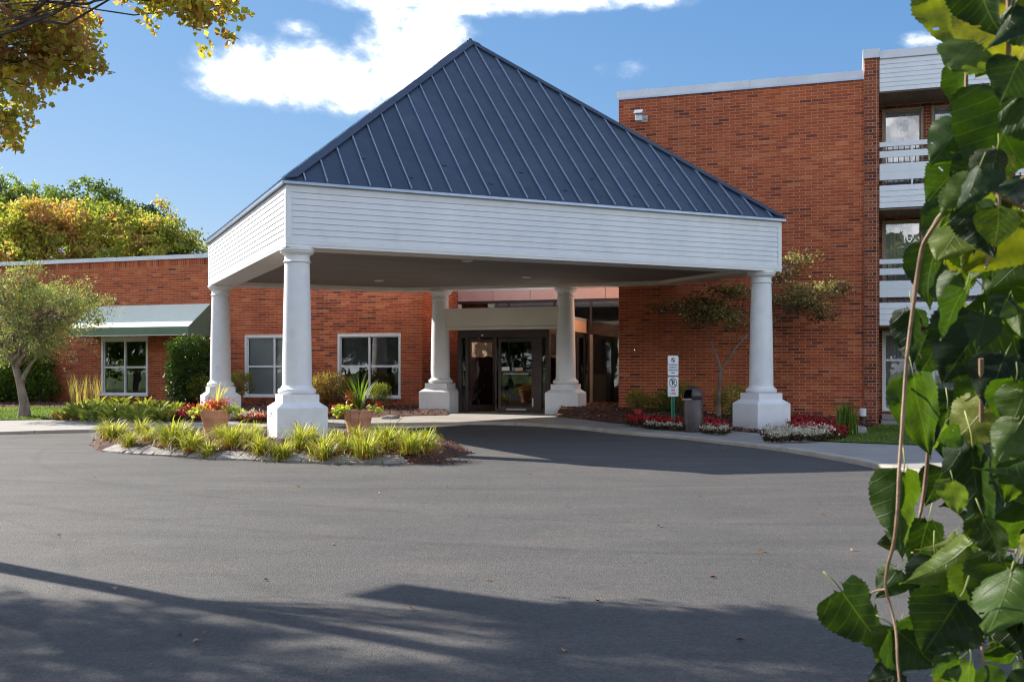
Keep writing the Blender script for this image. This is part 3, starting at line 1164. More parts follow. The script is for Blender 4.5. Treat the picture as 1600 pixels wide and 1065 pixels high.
sf_.box(xv - .09, xv - .04, SY_ - .05, SY_ + .065, FZ + .1, 2.52)
sf_.build('storefront_frame', M['bronze'], ves, bevel=.004)
MB().box(xv - .03, xv + .06, SY_ - .055, SY_ + .065, FZ + .1, 2.515).build('storefront_post', M['tan'], ves)
MB().box(sx0 + .01, sx0 + .12, SY_ - .06, SY_ + .065, FZ + .1, 3.55).build('storefront_post', M['beam'], ves)
xs_ = sorted([sx0 + .12, U(795, P0, SY_), U(866, P0, SY_), xv, sx1])
for a, b in zip(xs_[:-1], xs_[1:]):
    MB().box(a + .03, b - .03, SY_ + .0, SY_ + .008, 2.60, 3.55).build('pane', M['glass'], ves)
    MB().box(a + .03, b - .03, SY_ + .0, SY_ + .008, FZ + .1, 2.52).build('pane', M['glass'], ves)
# lobby behind
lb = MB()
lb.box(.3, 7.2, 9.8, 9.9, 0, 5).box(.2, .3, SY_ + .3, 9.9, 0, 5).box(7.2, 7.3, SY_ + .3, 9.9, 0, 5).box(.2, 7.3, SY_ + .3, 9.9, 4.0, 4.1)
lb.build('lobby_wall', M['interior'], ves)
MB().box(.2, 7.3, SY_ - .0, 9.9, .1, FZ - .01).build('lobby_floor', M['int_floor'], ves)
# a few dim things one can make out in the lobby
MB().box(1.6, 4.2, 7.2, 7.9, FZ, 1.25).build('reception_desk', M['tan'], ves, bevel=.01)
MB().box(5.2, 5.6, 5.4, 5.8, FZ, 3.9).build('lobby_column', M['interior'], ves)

# vestibule box
VY = -1.15
vl, vr = U(715.5, P0, VY), U(858.5, P0, VY)
HT = 2.50
MB().box(vl - .02, vr + .05, VY - .02, SY_ - .06, HT + .42, HT + .50).build('vestibule_roof', M['flash'], ves)
pf = MB()
pf.box(vr - .06, vr + .04, VY + .1, SY_ - .06, HT + .06, HT + .42)
pf.build('stucco_fascia', M['peach'], ves)
MB().box(vl - .01, vr + .03, VY, VY + .099, HT + .06, HT + .42).build('stucco_fascia', M['peach'], ves)
MB().box(vl - .01, vl + .09, VY + .1, SY_ - .06, HT + .06, HT + .42).build('stucco_fascia', M['peach'], ves)
MB().box(vl + .05, vr - .07, VY + .1, SY_ - .1, HT + .0, HT + .05).build('vestibule_ceiling', M['interior'], ves)
X = lambda p: U(p, P0, VY)
fr = MB()
ln = lambda a, b, z0=FZ, z1=HT, dy=0.0: fr.box(a, b, VY - .02 + dy, VY + .09 + dy, z0, z1)
ln(vl, X(721.5)); ln(X(727.3), X(732.2), z1=2.31); ln(X(835), X(846.5), z1=2.31); ln(X(852.8), vr)
fr.box(vl, vr, VY - .025, VY + .095, 2.311, HT + .059)
fr.box(X(721.5), X(727.3), VY, VY + .07, FZ, FZ + .12)
fr.box(X(846.5), X(852.8), VY, VY + .07, FZ, FZ + .12)
fr.build('door_frame', M['bronze'], ves, bevel=.004)
for a, b in ((721.5, 727.3), (846.5, 852.8)):
    MB().box(X(a), X(b), VY + .03, VY + .038, FZ + .12, 2.311).build('pane', M['glass'], ves)
# right leaf, shut
lf = MB()
dx0, dx1 = X(778.2), X(834.5)
yd = VY + .02
lf.box(dx0, dx0 + .085, yd, yd + .045, FZ + .012, 2.30).box(dx1 - .085, dx1, yd, yd + .045, FZ + .012, 2.30)
lf.box(dx0 + .085, dx1 - .085, yd, yd + .045, 2.19, 2.30).box(dx0 + .085, dx1 - .085, yd, yd + .045, FZ + .012, FZ + .19)
dr = lf.build('door_leaf', M['bronze'], ves, bevel=.003)
MB().box(dx0 + .085, dx1 - .085, yd + .018, yd + .026, FZ + .19, 2.19).build('pane', M['glass'], dr)
MB().tube([(dx0 + .17, yd - .045, 1.30), (dx1 - .15, yd - .045, 1.30)], .018, 8).box(dx0 + .17, dx0 + .19, yd - .045, yd, 1.285, 1.315).box(dx1 - .17, dx1 - .15, yd - .045, yd, 1.285, 1.315).build('push_bar', M['steel_grey'], dr)
MB().box(dx0 + .085, dx1 - .085, yd + .003, yd + .04, 1.33, 1.37).build('mid_rail', M['bronze'], dr)
MB().box(dx0 + .10, dx0 + .33, yd + .008, yd + .012, 1.385, 1.49).build('notice', M['sign'], dr)
MB().box(dx0 + .50, dx0 + .72, yd + .008, yd + .012, 1.385, 1.47).build('notice', M['peach'], dr)
MB().box(dx0 + .24, dx1 - .24, yd - .004, yd - .001, FZ + .09, FZ + .115).build('door_sticker', M['sign'], dr)
MB().box(dx1 - .06, dx1 - .025, yd - .012, yd - .002, FZ + .18, FZ + .42).build('door_sticker', M['sign'], dr)
# left leaf, swung inward
lw = 1.0
lf = empty('open_door_leaf', (X(732.6), VY + .06, 0), R(62)); lf.parent = ves
a = MB()
a.box(0, .085, 0, .045, FZ + .012, 2.30).box(lw - .085, lw, 0, .045, FZ + .012, 2.30).box(.085, lw - .085, 0, .045, 2.19, 2.30).box(.085, lw - .085, 0, .045, FZ + .012, FZ + .21)
a.build('leaf_frame', M['bronze'], lf)
MB().box(.085, lw - .085, .018, .026, FZ + .21, 2.19).build('pane', M['glass'], lf)
# the inner pair of stiles seen through the opening
st = MB()
for p_ in (748, 773.5):
    st.box(U(p_ - 2, P0, VY + 1.4), U(p_ + 2, P0, VY + 1.4), VY + 1.38, VY + 1.42, FZ, 2.45)
st.build('inner_door_stile', M['steel_grey'], ves)
# glazed sides
for xside in (vr - .05, vl + .02):
    s = MB()
    ys = [VY + .10, VY + 1.5, VY + 3.0, SY_ - .1]
    for yv in ys:
        s.box(xside - .02, xside + .045, yv, yv + .07, FZ, HT)
    s.box(xside - .015, xside + .04, VY + .17, SY_ - .1, FZ, FZ + .12).box(xside - .015, xside + .04, VY + .17, SY_ - .1, HT - .09, HT)
    s.build('side_frame', M['bronze'], ves, bevel=.003)
    for a, b in zip(ys[:-1], ys[1:]):
        MB().box(xside + .008, xside + .015, a + .07, b, FZ + .12, HT - .09).build('pane', M['glass'], ves)
MB().box(vl, vr, VY, SY_, FZ - .06, FZ + .008).build('threshold', M['kerbc'], ves)
MB().lathe([(.0, 0), (.035, .01), (.04, .04), (.0, .05)], 12, (X(754), VY - .03, 2.36), cap=False).build('door_sensor', M['white'], ves, smooth=True)

# ---- three-storey block ---------------------------------------------
blk = empty('brick_block', PR, PHI)
tag(blk, 'three-storey brick block with white sided balconies on the right', 'building')
px_ = U(1350, PR)                       # pier begins
pe_ = U(1373.5, PR, -.10)               # pier ends
BH = 8.71
wall_core(blk, 0, px_, .0045, .30, -.3, BH)
brick_wall(blk, 0, px_, -.06, BH, (), 0.0, single=(px_ - .6, 1.7), n_single=290, seed=21)
wall_core(blk, 0.008, .3, .30, 12, -.3, BH)
brick_wall(blk, 0, 0, 0, 0, ())
# coping lengths with lapped seams
x = -.05
for b in (U(1004, PR), U(1013, PR), U(1160, PR), U(1171, PR), px_):
    c = MB()
    hh = .215 if b - x > .4 else .222
    c.prism([(x, -.05, BH + .0), (x, -.065, BH - .012), (x, -.055, BH + .03), (x, -.045 - (hh - .215), BH + hh), (x, .40, BH + .2), (x, .40, BH + .15), (x, -.04, BH + .0)], (b - x - .003, 0, 0))
    c.build('coping', M['flash'], blk)
    x = b
MB().box(0, px_, .30, 12, BH - .4, BH - .3).build('roof', M['steel_grey'], blk)
# pier
pier_t = 9.18
MB().box(px_ + .0045, pe_ - .0045, -.0955, 1.6, -.3, pier_t).build('pier_core', M['mortar'], blk)
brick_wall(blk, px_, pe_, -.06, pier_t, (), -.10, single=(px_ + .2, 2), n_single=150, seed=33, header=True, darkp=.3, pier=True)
MB().box(px_ - .03, pe_ + .015, -.15, 1.6, pier_t, pier_t + .23).build('pier_cap', M['flash'], blk, bevel=.01)
rr = MB()
z = -.06; k = 0
while z < pier_t - .05:
    t = rnd.uniform(.2, .8)
    z += CR
# balcony bay
bx0, bx1 = pe_ + .012, 15.2
FY = -.06
def lap(mb_list, x0, x1, z0, z1, n, y, mat, parent, name='siding_board'):
    h = (z1 - z0) / n
    for i in range(n):
        a = z0 + i * h
        MB().prism([(x0, y, a), (x0, y - .020, a), (x0, y - .006, a + h - .002), (x0, y, a + h - .002)], (x1 - x0, 0, 0)).build(name, mat, parent)
MB().box(bx0, bx1, FY - .05, 1.6, 9.15, 9.36).build('bay_coping', M['flash'], blk, bevel=.01)
MB().box(bx0, bx1, FY, 1.6, 8.345, 9.148).build('bay_wall', M['white'], blk)
lap(None, bx0, bx1, 8.34, 9.13, 7, FY - .002, M['siding'], blk)
YB = 1.25
for lev, top in ((2, 8.34), (1, 5.42), (0, 2.52)):
    f = lev * 2.9
    # soffit planks
    sp = MB(); x = bx0
    while x < bx1:
        sp.box(x + .003, min(x + .097, bx1), FY + .02, YB, top - .03, top - .002); x += .10
    o = sp.build('soffit_plank', M['soffit_b'], blk); tag(o, kind='stuff')
    if lev > 0:
        MB().box(bx0, bx1, FY + .01, YB + .2, top - 2.9 + .0, top - 2.9 + .5 if lev else .3).build('balcony_slab', M['white'], blk)
        s0 = top - 2.9
        # siding below the floor line and railing boards above it
        lap(None, bx0, bx1, s0, s0 + .56, 4, FY + .008, M['siding'], blk)
        # solid panel board, middle board, top board
        for (a, b, w) in ((s0 + .69, s0 + 1.10, .03), (s0 + 1.25, s0 + 1.41, .03), (s0 + 1.52, s0 + 1.64, .05)):
            MB().box(bx0, bx1, FY - .01, FY - .01 + w, a, b).build('railing_board', M['siding'], blk, bevel=.004)
        MB().box(bx0, bx1, FY - .013, FY - .0105, s0 + .89, s0 + .894).build('railing_joint', M['steel_grey'], blk)
        xx = U(1425, PR) - .0
        while xx < bx1:
            MB().box(xx - .02, xx + .02, FY - .005, FY + .04, s0 + .56, s0 + 1.52).build('railing_post', M['white'], blk)
            xx += 2.05
        hb = MB(); x = bx0 + .05
        while x < bx1:
            hb.box(x, x + .02, FY + .05, FY + .07, s0 + .5, s0 + 1.52); x += .13
        o = hb.build('baluster', M['bronze'], blk); tag(o, kind='stuff')
# recessed wall behind the balconies
ops = []
for lev in (0, 1, 2):
    f = lev * 2.9
    xx = bx0 + .10
    for k in range(6):
        wd = 1.0 if k % 2 == 0 else 1.25
        ops.append((xx, xx + wd, f + (.33 if lev == 0 else .25), f + 2.40))
        xx += wd + .20
wall_core(blk, bx0, bx1, YB + .0045, YB + .2, 0, 8.3, ops)
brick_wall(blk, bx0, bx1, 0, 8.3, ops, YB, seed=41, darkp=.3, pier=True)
for i, (a, b, c, d) in enumerate(ops):
    lev = i // 6
    window(blk, a, b, c, d, y=YB, depth=.09, cols=1, rail=c + 1.08 + (.25 if lev == 0 else 0), trim=.06, tm='tan' if lev else 'white', blind='blind', blind_from=0.0, gm='glass_b', sill=False, louvre='v')
MB().box(bx0, bx1, YB + .8, YB + .9, 0, 8.3).build('room_wall', M['interior'], blk)
st = MB().box(bx0 + .05, bx0 + 2.2, .3, YB - .03, -.1, .12).box(bx0 + .08, bx0 + 2.2, .75, YB - .03, .122, .26)
st.build('door_step', M['concrete'], blk, bevel=.01)
MB().box(bx0 - .3, bx1, FY - .03, .29, -.1, .055).build('foundation_edge', M['concrete'], blk)
# flood lamp high on the wall
fx = U(1000, PR, -.35)
zf_ = Zat(1000, 182, PR, -.35)
fl = MB().box(fx - .02, fx + .14, -.03, -.002, zf_ - .08, zf_ + .1)
fl.tube([(fx + .10, -.03, zf_), (fx + .08, -.16, zf_ - .02), (fx, -.22, zf_ + .03)], .02, 8)
fo = fl.build('flood_lamp', M['steel_grey'], blk)
MB().prism([(fx - .12, -.28, zf_ - .13), (fx - .12, -.40, zf_ - .11), (fx - .12, -.38, zf_ + .06), (fx - .12, -.22, zf_ + .05)], (.17, 0, 0)).build('lamp_head', M['white'], fo, bevel=.008)
MB().prism([(fx - .15, -.20, zf_ + .065), (fx - .15, -.50, zf_ + .062), (fx - .15, -.33, zf_ + .19), (fx - .15, -.20, zf_ + .19)], (.23, 0, 0)).build('lamp_hood', M['flash'], fo, bevel=.006)
# hose tap low on the wall
tx = U(993, PR, -.05); tz = Zat(993, 545, PR, -.05)
MB().tube([(tx, 0, tz), (tx, -.09, tz), (tx, -.12, tz - .05)], .018, 8).lathe([(.0, 0), (.05, .005), (.05, .02), (0, .025)], 12, (tx, -.07, tz + .02), cap=False).build('hose_tap', M['bronze'], blk, smooth=True)

# ================================================================== CANOPY
A0 = Vector((-.2223 * 18.5, 18.5, 0))
CPH = math.atan2(.417, .909)
can = empty('entrance_canopy', A0, CPH)
tag(can, 'pyramid-roofed white entrance canopy on round columns with blue standing seam metal roof', 'canopy')
Cx = Vector((math.cos(CPH), math.sin(CPH), 0)); Cy = Vector((-math.sin(CPH), math.cos(CPH), 0))


def toC(w):
    v = Vector((w[0], w[1], 0)) - A0
    return Vector((v.dot(Cx), v.dot(Cy)))


CW, CD = 11.29, 9.68
ZB, ZE, ZA = 3.65, 4.84, 9.56
ka = toC((1.60, 28.05)); kd = Vector((Lv.dot(Cx), Lv.dot(Cy)))


def cut(p, d):
    # p + s*d = ka + t*kd
    det = d.x * (-kd.y) + d.y * kd.x
    s = ((ka.x - p.x) * (-kd.y) + (ka.y - p.y) * kd.x) / det
    return Vector((p.x + d.x * s, p.y + d.y * s))


pA, pB, pD = Vector((0, 0)), Vector((CW, 0)), Vector((0, CD))
pBc = cut(pB, Vector((0, 1))); pDc = cut(pD, Vector((1, 0)))
PG = [pA, pB, pBc, pDc, pD]
NP = len(PG)


def inset(d, ext=None):
    out = []
    for i in range(NP):
        a, b, c = PG[i - 1], PG[i], PG[(i + 1) % NP]
        e1 = (b - a).normalized(); e2 = (c - b).normalized()
        n1_ = Vector((-e1.y, e1.x)); n2_ = Vector((-e2.y, e2.x))
        p1 = a + n1_ * d; p2 = b + n2_ * d
        det = e1.x * (-e2.y) + e1.y * e2.x
        s = ((p2.x - p1.x) * (-e2.y) + (p2.y - p1.y) * e2.x) / det
        out.append(p1 + e1 * s)
    return out


def ring(name, d0, d1, z0, z1, mat, bev=0):
    a, b = inset(d0), inset(d1)
    for i in range(NP):
        j = (i + 1) % NP
        q = MB().prism([(a[i].x, a[i].y, z0), (a[j].x, a[j].y, z0), (b[j].x, b[j].y, z0), (b[i].x, b[i].y, z0)], (0, 0, z1 - z0))
        q.build(name, mat, can, bevel=bev)


ring('fascia_beam', .024, .30, ZB + .05, ZE - .02, M['white'])
ring('soffit_board', -.004, .62, ZB, ZB + .048, M['white'])
ring('bottom_trim', -.012, .0235, ZB + .0495, ZB + .115, M['white'])
ring('frieze_board', -.006, .0235, ZE - .19, ZE - .035, M['siding'])
ring('ceiling_lip', .62, .66, ZB + .0, ZB + .12, M['beam'])
ci = inset(.66)
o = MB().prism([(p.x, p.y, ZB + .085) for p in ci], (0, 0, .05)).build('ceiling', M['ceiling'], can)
for i in range(NP):
    a, b = PG[i], PG[(i + 1) % NP]
    e = (b - a); Ln = e.length; e.normalize(); n_ = Vector((e.y, -e.x))   # outward
    NB = 8
    h = (ZE - .192 - ZB - .117) / NB
    for k in range(NB):
        z = ZB + .117 + k * h
        t0, t1 = .10, Ln - .10
        P_ = lambda t, o_, zz: (a.x + e.x * t + n_.x * o_, a.y + e.y * t + n_.y * o_, zz)
        q = MB().prism([P_(t0, -.022, z), P_(t0, .006, z), P_(t0, -.010, z + h - .003), P_(t0, -.022, z + h - .003)], (e.x * (t1 - t0), e.y * (t1 - t0), 0))
        q.build('siding_board', M['siding'], can)
    for t0, t1 in ((.0, .098), (Ln - .098, Ln)):
        q = MB().prism([P_(t0, -.022, ZB + .116), P_(t1, -.022, ZB + .116), P_(t1, .012, ZB + .116), P_(t0, .012, ZB + .116)], (0, 0, ZE - .192 - ZB - .117))
        q.build('corner_board', M['white'], can)
# roof
ap = Vector((CW / 2 - .05, CD / 2, ZA))
EV = inset(-.07)
for i in range(NP):
    a2, b2 = EV[i], EV[(i + 1) % NP]
    a = Vector((a2.x, a2.y, ZE)); b = Vector((b2.x, b2.y, ZE))
    e = (b - a); Ln = e.length; e.normalize()
    v = ap - a
    xa = v.dot(e); up = v - e * xa; H = up.length; up.normalize()
    nrm = e.cross(up).normalized()
    if nrm.z < 0: nrm = -nrm
    hh = lambda x: max(0.0, (x * H / xa) if x < xa else (Ln - x) * H / (Ln - xa))
    npan = max(1, round(Ln / .415)); sw = Ln / npan
    for k in range(npan):
        x0, x1 = k * sw, (k + 1) * sw
        pts = [(x0, 0), (x1, 0)]
        if hh(x1) > 0: pts.append((x1, hh(x1)))
        if x0 < xa < x1: pts.append((xa, H))
        if hh(x0) > 0: pts.append((x0, hh(x0)))
        if len(pts) < 3: continue
        P3 = [a + e * p + up * q for p, q in pts]
        MB().prism(P3, -nrm * .012).build('roof_panel', M['roof'], can)
        if k and hh(x0) > .3:
            s0 = a + e * (x0 - .011) + up * .0; s1 = a + e * (x0 + .011); s2 = s1 + up * (hh(x0) - .12); s3 = s0 + up * (hh(x0) - .12)
            MB().prism([s0 + nrm * .002, s1 + nrm * .002, s2 + nrm * .002, s3 + nrm * .002], nrm * .038).build('standing_seam', M['seam'], can)
    # drip edge
    n_ = Vector((e.y, -e.x, 0))
    q = MB().prism([a + n_ * .012 + Vector((0, 0, -.055)), b + n_ * .012 + Vector((0, 0, -.055)), b - n_ * .04 + Vector((0, 0, -.055)), a - n_ * .04 + Vector((0, 0, -.055))], (0, 0, .05))
    q.build('drip_edge', M['seam'], can)
    # snow clips on the front panels
for i in range(NP):
    c0 = EV[i]; c = Vector((c0.x, c0.y, ZE))
    hd = (ap - c).normalized()
    strips = []
    for j in (i - 1, i):
        a2, b2 = EV[j % NP], EV[(j + 1) % NP]
        a = Vector((a2.x, a2.y, ZE)); b = Vector((b2.x, b2.y, ZE))
        e = (b - a).normalized(); up = (ap - a) - e * (ap - a).dot(e); up.normalize(); nn = e.cross(up)
        if nn.z < 0: nn = -nn
        mid = (a + b) / 2
        d = (mid - c); d = d - hd * d.dot(hd); d = d - nn * d.dot(nn); d.normalize()
        lft = nn * .045
        q = MB().prism([c + lft, c + hd * (ap - c).length + lft, c + hd * (ap - c).length + lft + d * .02, c + hd * .25 + lft + d * .17, c + lft + d * .05], nn * .008)
        if i != 0 or True:
            Lh = (ap - c).length
            q = MB().prism([c + lft, c + hd * Lh + lft, c + hd * (Lh - .2) + lft + d * .16, c + hd * .22 + lft + d * .16], nn * .008)
        q.build('hip_cap', M['roof'], can)
# cap at the peak
MB().lathe([(.16, -.16), (.05, .055), (.0, .075)], 8, ap, cap=False).build('peak_cap', M['roof'], can)
# snow guards
for k in range(26):
    a = Vector((EV[0].x, EV[0].y, ZE)); b = Vector((EV[1].x, EV[1].y, ZE)); e = (b - a).normalized(); Ln = (b - a).length
    v = ap - a; xa = v.dot(e); up = v - e * xa; H = up.length; up.normalize(); nrm = e.cross(up)
    x = (k + 1.0) * Ln / 27
    if x > xa and x > Ln - 2.2 or x < 1.2: continue
    if k % 2: 
        p = a + e * x + up * (.42 if k % 4 == 1 else .95)
        MB().prism([p + nrm * .001 - e * .05, p + nrm * .001 + e * .05, p + nrm * .001 + e * .04 + up * .035, p + nrm * .001 - e * .04 + up * .035], nrm * .012).build('roof_clip', M['roof'], can)
# ceiling lamps
lampm = pm('lamp_disc', (.75, .72, .66), (.8, .77, .7), 3, .4, 0)
for (px, py) in ((592, 438.5), (730, 407.5), (822, 433), (690, 428)):
    Y = (ZB + .08 - EYE) * F / (578 - py)
    if px == 690: continue
    c = toC(w3(px, py, Y))
    MB().lathe([(.0, 0), (.10, 0), (.13, .012), (.13, .04)], 20, (c.x, c.y, ZB + .066), cap=False).build('ceiling_lamp', lampm, can)


def column(wx, wy, zb, world_rot, top=ZB, hs=1.0, rs=1.0, pw=.926, label=None):
    c = toC((wx, wy))
    col = empty('column', (c.x, c.y, zb), world_rot - CPH)
    col.parent = can
    if label: col['label'] = label
    h = top - zb - .001
    w = pw / 2
    # pedestal with a sloped shoulder
    mb = MB()
    s1, s2, s3 = .62 * hs, .715 * hs, .855 * hs
    k = .335
    mb.add([(-w, -w, -.15), (w, -w, -.15), (w, w, -.15), (-w, w, -.15), (-w, -w, s1), (w, -w, s1), (w, w, s1), (-w, w, s1), (-k, -k, s2), (k, -k, s2), (k, k, s2), (-k, k, s2)],
           [(0, 3, 2, 1), (0, 1, 5, 4), (1, 2, 6, 5), (2, 3, 7, 6), (3, 0, 4, 7), (4, 5, 9, 8), (5, 6, 10, 9), (6, 7, 11, 10), (7, 4, 8, 11), (8, 9, 10, 11)])
    mb.build('pedestal', M['column'], col, bevel=.012)
    MB().box(-k, k, -k, k, s2 - .01, s3).build('plinth', M['column'], col, bevel=.006)
    b = MB()
    prof = [(.26, 0)]
    for a in range(0, 181, 20):
        prof.append((.31 * rs + .042 * math.sin(R(a)), .055 - .055 * math.cos(R(a))))
    prof += [(.30 * rs, .12), (.29 * rs, .135), (.275 * rs, .16)]
    b.lathe(prof, 40, (0, 0, s3)).build('column_base', M['column'], col, smooth=True)
    sh = []
    z0 = s3 + .155; z1 = h - .27
    for q in range(13):
        t = q / 12
        r = (.272 - .044 * (t ** 1.35)) * rs
        sh.append((r, z0 + (z1 - z0) * t))
    MB().lathe(sh, 40).build('shaft', M['column'], col, smooth=True)
    r0 = .228 * rs
    cp = [(r0, z1 - .001), (r0 + .012, z1), (r0 + .03, z1 + .018), (r0 + .012, z1 + .038), (r0 + .002, z1 + .045), (r0 + .002, z1 + .13), (r0 + .018, z1 + .14), (r0 + .022, z1 + .155)]
    for a in range(0, 91, 15):
        cp.append((r0 + .022 + .06 * math.sin(R(a)), z1 + .155 + .06 * (1 - math.cos(R(a)))))
    cp += [(r0 + .10, z1 + .222), (r0 + .10, h)]
    MB().lathe(cp, 40).build('capital', M['column'], col, smooth=True)
    return col


def inC(x, y):
    w = A0 + Cx * x + Cy * y
    return w.x, w.y


xa_, ya_ = inC(.26, .26)
column(xa_, ya_, .10, CPH, label='nearest column, standing in the kerbed island')
xb_, yb_ = inC(CW - .33, .30)
column(xb_, yb_, .022, CPH, label='column at the right-hand corner')
xd_, yd_ = inC(.27, CD - .27)
column(xd_, yd_, .105, CPH, label='column at the left rear corner')
c1 = (.0529 * 27.75, 27.75); c2 = (-.0705 * 28.85, 28.85)
column(c1[0], c1[1], .165, PHI, label='column right of the doors')
column(c2[0], c2[1], .175, PHI, label='column left of the doors')
# white beam between the two rear columns
ca, cb = toC(c2), toC(c1)
d = (cb - ca); Lb = d.length; d.normalize(); an = math.atan2(d.y, d.x)
bo = empty('entrance_beam', (ca.x, ca.y, 0), an); bo.parent = can
MB().box(.18, Lb - .18, -.15, .15, 2.60, 3.00).build('beam_face', M['beam'], bo, bevel=.005)
MB().box(.18, Lb - .18, -.175, .175, 3.001, 3.13).build('beam_cornice', M['beam'], bo, bevel=.008)
MB().box(.18, Lb - .18, -.17, .17, 2.53, 2.599).build('beam_foot', M['beam'], bo, bevel=.006)
# ================================================================== ISLAND
FR = [(158, 704), (194, 707.5), (268, 711.2), (319, 714), (413, 717.4), (504, 721.3), (587, 723), (637, 722.6)]


def fy(x):
    for (a, b), (c, d) in zip(FR[:-1], FR[1:]):
        if x <= c: return b + (d - b) * (x - a) / (c - a)
    return FR[-1][1]


isl = [gp(x, fy(x) - 3.5, .0) for x in range(160, 640, 24)] + [gp(660, 721), gp(684, 719), gp(692, 713), (-.65, 17.6), (-1.2, 19.2), (-2.6, 20.7), (-4.6, 21.4), (-6.6, 21.5), (-8.2, 20.6), gp(146, 685), gp(143, 693), gp(149, 700)]


def isl_edge(x, y):
    d = 99
    p = Vector((x, y))
    for a, b in zip(isl, isl[1:] + isl[:1]):
        a, b = Vector(a), Vector(b)
        t = max(0, min(1, (p - a).dot(b - a) / max((b - a).length_squared, 1e-6)))
        d = min(d, (p - a.lerp(b, t)).length)
    return d


def h_isl(x, y):
    return G(x, y) - .05 + .15 * ss(isl_edge(x, y) / .22) + .06 * ss(isl_edge(x, y) / 1.2)


_, in_isl = patch('planting_bed', isl, h_isl, .16, M['soil'])
mulch('bark_mulch', in_isl, isl, 6500, h_isl, .06)
# spilled mulch at the right-hand tip
P = []
while len(P) < 420:
    c = Vector(gp(672, 718)); a = rnd.uniform(0, 6.28); r = abs(rnd.gauss(0, .34))
    x, y = c.x + .15 + r * math.cos(a), c.y + r * .7 * math.sin(a)
    P.append((x, y, h_asph(x, y) + .01 if not in_isl(x, y) else h_isl(x, y) + .01))
P = np.array(P); k = len(P)
o = link('bark_mulch', leaves('bark_mulch', P, nr.normal(size=(k, 3)) * [1, 1, .2], nr.uniform(.03, .08, k), .02, nr.uniform(0, .8, k), .2, nr.normal(size=(k, 3)) * .4 + [0, 0, 1]), M['mulch']); tag(o, kind='stuff')

JX = [158, 191.5, 205, 219, 239, 266, 290, 318, 336, 369, 398, 412.5, 470, 540, 597, 637]
kerb_e = empty('stone_edging', (*gp(400, 717), 0)); kx, ky = gp(400, 717)
tag(kerb_e, 'low rough grey stone edging along the front of the island bed', 'kerb')
for a, b in zip(JX[:-1], JX[1:]):
    rough = 1.0 if a < 330 else .35
    nx = max(3, int((b - a) / 7)); ny = 4; nz = 3
    bm = bmesh.new()
    pa, pb = Vector(gp(a + .6, fy(a) + .2, -.03)), Vector(gp(b - .6, fy(b) + .2, -.03))
    t = (pb - pa); Ls = t.length; t.normalize(); n_ = Vector((-t.y, t.x))
    hgt = .125 - (.02 * rnd.random() if rough > .5 else 0)
    res = bmesh.ops.create_grid(bm, x_segments=1, y_segments=1, size=.5); bm.clear()
    q = MB().box(0, Ls, 0, .30, -.06, hgt)
    me = q.mesh('edging_stone'); bm.from_mesh(me)
    bmesh.ops.subdivide_edges(bm, edges=bm.edges, cuts=3 if Ls < .5 else 6, use_grid_fill=True)
    sd_ = rnd.uniform(0, 100)
    from mathutils import noise as mn
    for v in bm.verts:
        c = v.co.copy()
        # chamfer the front top edge, then roughen
        if c.z > -.03: c.z = min(c.z, .028 + c.y * .40)
        if c.x < .01 or c.x > Ls - .01: c.x += (.02 if c.x < .01 else -.02) * rough * abs(mn.noise(Vector((sd_, c.z * 9, c.y * 9)))) * 1.5
        w = mn.noise_vector(Vector((c.x * 7 + sd_, c.y * 7, c.z * 9))) * .028 * rough + mn.noise_vector(Vector((c.x * 22 + sd_, c.y * 22, c.z * 22))) * .008
        v.co = c + w
    bm.to_mesh(me); bm.free()
    me.polygons.foreach_set('use_smooth', [True] * len(me.polygons))
    try: me.set_sharp_from_angle(angle=R(30))
    except Exception: pass
    o = link('edging_stone', me, M['stone'], kerb_e, (pa.x - kx, pa.y - ky, h_asph(pa.x, pa.y) + .0), (0, 0, math.atan2(t.y, t.x)))

# ornamental grasses
M['ogr'] = foliage('ornamental_grass', [(0, (.42, .17, .045)), (.25, (.40, .26, .05)), (.45, (.24, .29, .035)), (.72, (.44, .43, .07)), (1, (.66, .55, .28))], .45, .5)
og = []
for v in range(6):
    n = 210
    r = np.abs(nr.normal(0, .075, n)); a = nr.uniform(0, 6.28, n)
    P = np.stack([r * np.cos(a), r * np.sin(a), np.zeros(n)], 1)
    low = nr.random(n) < .3
    az_ = a + nr.normal(0, .5, n)
    lean = np.where(low, nr.uniform(.7, 1.2, n), np.abs(nr.normal(.25, .28, n)))
    Ln = np.where(low, nr.uniform(.2, .38, n), nr.uniform(.30, .58, n))
    tone = np.where(low, nr.uniform(.05, .4, n), np.clip(nr.normal(.6, .16, n), .2, 1))
    me = blades('ornamental_grass', P, az_, lean, Ln, nr.uniform(.012, .024, n), tone, nr.uniform(.35, .95, n), tone_tip=.8)
    me.materials.append(M['ogr']); og.append(me)
front = [(176, 688), (203, 695), (232, 692), (268, 697), (301, 700), (327, 702), (362, 700), (386, 697), (408, 704), (441, 706), (470, 703), (506, 708), (540, 706), (572, 709), (606, 705), (640, 709), (664, 706)]
back = [(190, 680), (222, 682), (285, 686), (345, 688), (398, 690), (486, 694), (525, 696), (560, 694), (590, 696), (625, 698), (652, 696), (166, 681)]
for i, (x, y) in enumerate(front + back):
    wx, wy = gp(x, y - (3 if i < len(front) else 0), .12)
    o = link('ornamental_grass', og[i % 6], None, None, (wx, wy, h_isl(wx, wy) - .01), (0, 0, rnd.uniform(0, 6.28)), (rnd.uniform(.68, 1.2) if i < len(front) else rnd.uniform(.7, .95),) * 3)
    if i < len(front):
        tag(o, 'yellow-green ornamental grass clump in the front row of the stone-edged island', 'ornamental grass', 'front row of island grasses')
    else:
        tag(o, 'ornamental grass clump in the hidden rear row of the stone-edged island', 'ornamental grass', 'rear row of island grasses')
